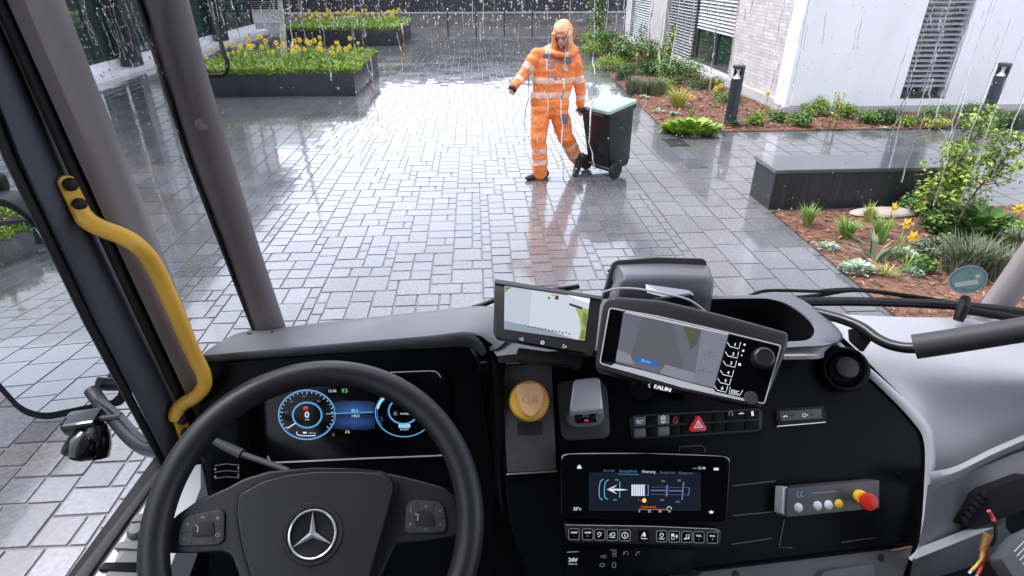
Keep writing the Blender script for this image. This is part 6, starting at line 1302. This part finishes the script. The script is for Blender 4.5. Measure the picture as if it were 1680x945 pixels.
# ---- ground cover of the planters
def cover(x0, x1, y0, y1, z, label, n, l):
    m = MB()
    for k in range(n):
        if rnd.random() < .25: x, y, zz = rnd.uniform(x0, x1), y0 - rnd.uniform(-.03, .05), z - rnd.random() ** 2 * .09 + .05
        elif rnd.random() < .12: x, y, zz = x1 + rnd.uniform(-.03, .04), rnd.uniform(y0, y1), z - rnd.random() ** 2 * .08 + .04
        else: x, y = rnd.uniform(x0, x1), rnd.uniform(y0, y1); zz = z + .07 * noise.noise(V((x * 2, y * 2, 0))) + rnd.random() * .09
        o = rv(); o.z = abs(o.z) * .8 + .1; leaf(m, E(x, y, zz), o.normalized(), (UZ - EY * .3 + rv() * .6).normalized(), l * rnd.uniform(.6, 1.5), l * .4, rnd.choices((0, 1, 2, 3), (.4, .35, .15, .1))[0])
    tag(m.build('ground_cover', [LIME[0], LIME[1], LIME[2], GRASS[0]], ang=None), label, 'ground cover', kind='stuff')
cover(-5.8, -2.47, 12.92, 16.15, .45, 'lime green ground cover spilling over the nearer planter', 7000, .085)
cover(-6.28, -2.54, 22.12, 26.3, .5, 'lime green ground cover filling the farther planter', 4500, .11)
cover(-8.35, -6.04, -11.55, -9.34, .45, 'green ground cover in the planter behind the truck', 1800, .12)
cover(-8.55, -6.14, -8.35, -6.74, .38, 'green ground cover in the mirrored planter nearest the truck', 2600, .075)

# ================================================================== rain on the glass
DROP = mat('rain_water', (1, 1, 1), .0, trans=1, ior=1.33)
dm = MB()
def bead(p, r_, nrm, el=1.0):
    u_ = nrm.cross(UZ).normalized(); w_ = u_.cross(nrm); vs = []; n2 = 8
    for rr, hh in ((1, 0), (.8, .35), (.4, .55)):
        for j in range(n2): a = 2 * math.pi * j / n2; vs.append(p + (u_ * math.cos(a) + w_ * math.sin(a) * el) * r_ * rr + nrm * hh * r_)
    vs += [p + nrm * .6 * r_, p]; fs = [(i * n2 + j, i * n2 + (j + 1) % n2, (i + 1) * n2 + (j + 1) % n2, (i + 1) * n2 + j) for i in range(2) for j in range(n2)]
    fs += [(2 * n2 + j, 2 * n2 + (j + 1) % n2, 3 * n2) for j in range(n2)] + [((j + 1) % n2, j, 3 * n2 + 1) for j in range(n2)]
    dm.add(vs, fs)
NW = V((0, -1, 0))
def drop_at(px, py, r_, el=1.0):
    p = ws_hit(px, py, .006); bead(p, r_, V((.0, .985, .16)), el)
for k in range(2200):
    u = rnd.random()
    if u < .42: px, py = rnd.uniform(440, 1040), rnd.uniform(-30, 48)
    elif u < .6: px, py = rnd.uniform(320, 480), rnd.uniform(-10, 110)
    elif u < .8: px, py = rnd.uniform(1040, 1690), rnd.uniform(-20, 330)
    else: px, py = rnd.uniform(340, 1640), 480 * rnd.random() ** 1.5
    drop_at(px, py, .0004 + .0011 * rnd.random() ** 2.2, rnd.uniform(1, 1.7))
def runner(px, py, L, r_, wob=3.0, slope=0.0):
    pts = []; y = py; x = px; ph = rnd.uniform(0, 6)
    while y < py + L:
        pts.append(ws_hit(x, y, .0065)); st = rnd.uniform(7, 16); y += st
        x += slope * st + rnd.gauss(0, wob) * (.9 if rnd.random() < .35 else .25)
    if len(pts) < 3: return
    dm.tube(pts, [r_ * 1.25 * rnd.uniform(.6, 1.2) for _ in pts], 6); bead(pts[-1], r_ * 1.5, V((0, .985, .16)), 1.5)
for x, y, L, r_ in ((588, -10, 210, .0011), (606, 80, 110, .0006), (444, -20, 60, .001), (470, -20, 100, .001), (492, -10, 90, .0011), (522, 25, 115, .0009), (577, -20, 60, .001), (656, 20, 70, .0008), (925, 130, 170, .0011), (868, 110, 150, .0009), (872, 150, 90, .0008), (972, 165, 115, .0012), (975, 70, 60, .0008), (932, 50, 70, .001), (900, 60, 130, .0009)):
    runner(x, y, L, r_, 3.0, (x - 850) / -2600)
for x, y, L in ((1116, -10, 120), (1180, -10, 170), (1212, -10, 140), (1330, -10, 190), (1206, 60, 70), (1290, -10, 180), (1470, 200, 60), (1500, 130, 150), (1530, 130, 180), (1560, -10, 200), (1605, -10, 260), (1632, -10, 250), (1660, 30, 260), (1680, 60, 240), (1700, 90, 250), (1090, 20, 100), (1070, -10, 110), (1140, -10, 90), (1585, 150, 200), (1520, 40, 170), (1490, 60, 110)):
    runner(x, y, L, rnd.uniform(.0007, .0011), 2.2, -(x - 850) / 2300)
for k in range(95):
    x = rnd.uniform(340, 1660); runner(x, rnd.uniform(-30, 60), rnd.uniform(25, 70), rnd.uniform(.0005, .0008), 2.0, -(x - 850) / 2400)
# beads and runs on the quarter window
qa, qb = SX(150, -150, -.56), P(425, 545, 1.235); qn = (P(250, -150, .80) - qa).cross(qb - qa).normalized()
if qn.dot(C0 - qa) > 0: qn = -qn
for k in range(220):
    px = rnd.uniform(100, 250); py = rnd.uniform(-5, 130) if k < 150 else rnd.uniform(100, 330); p = plane_hit(px + py * .35, py, qa, qn); bead(p + qn * .005, .0006 + .0012 * rnd.random() ** 2, qn, 1.4)
for k in range(16):
    px = rnd.uniform(115, 215); pts = []; y = rnd.uniform(-10, 20); x = px
    for j in range(9): pts.append(plane_hit(x, y, qa, qn) + qn * .005); y += rnd.uniform(6, 13); x += rnd.gauss(3.4, 1.2)
    dm.tube(pts, [rnd.uniform(.0006, .0012) for _ in pts], 6)
tag(dm.build('raindrops', DROP), 'raindrops and water runs clinging to the windscreen and quarter window', 'raindrops', kind='stuff')
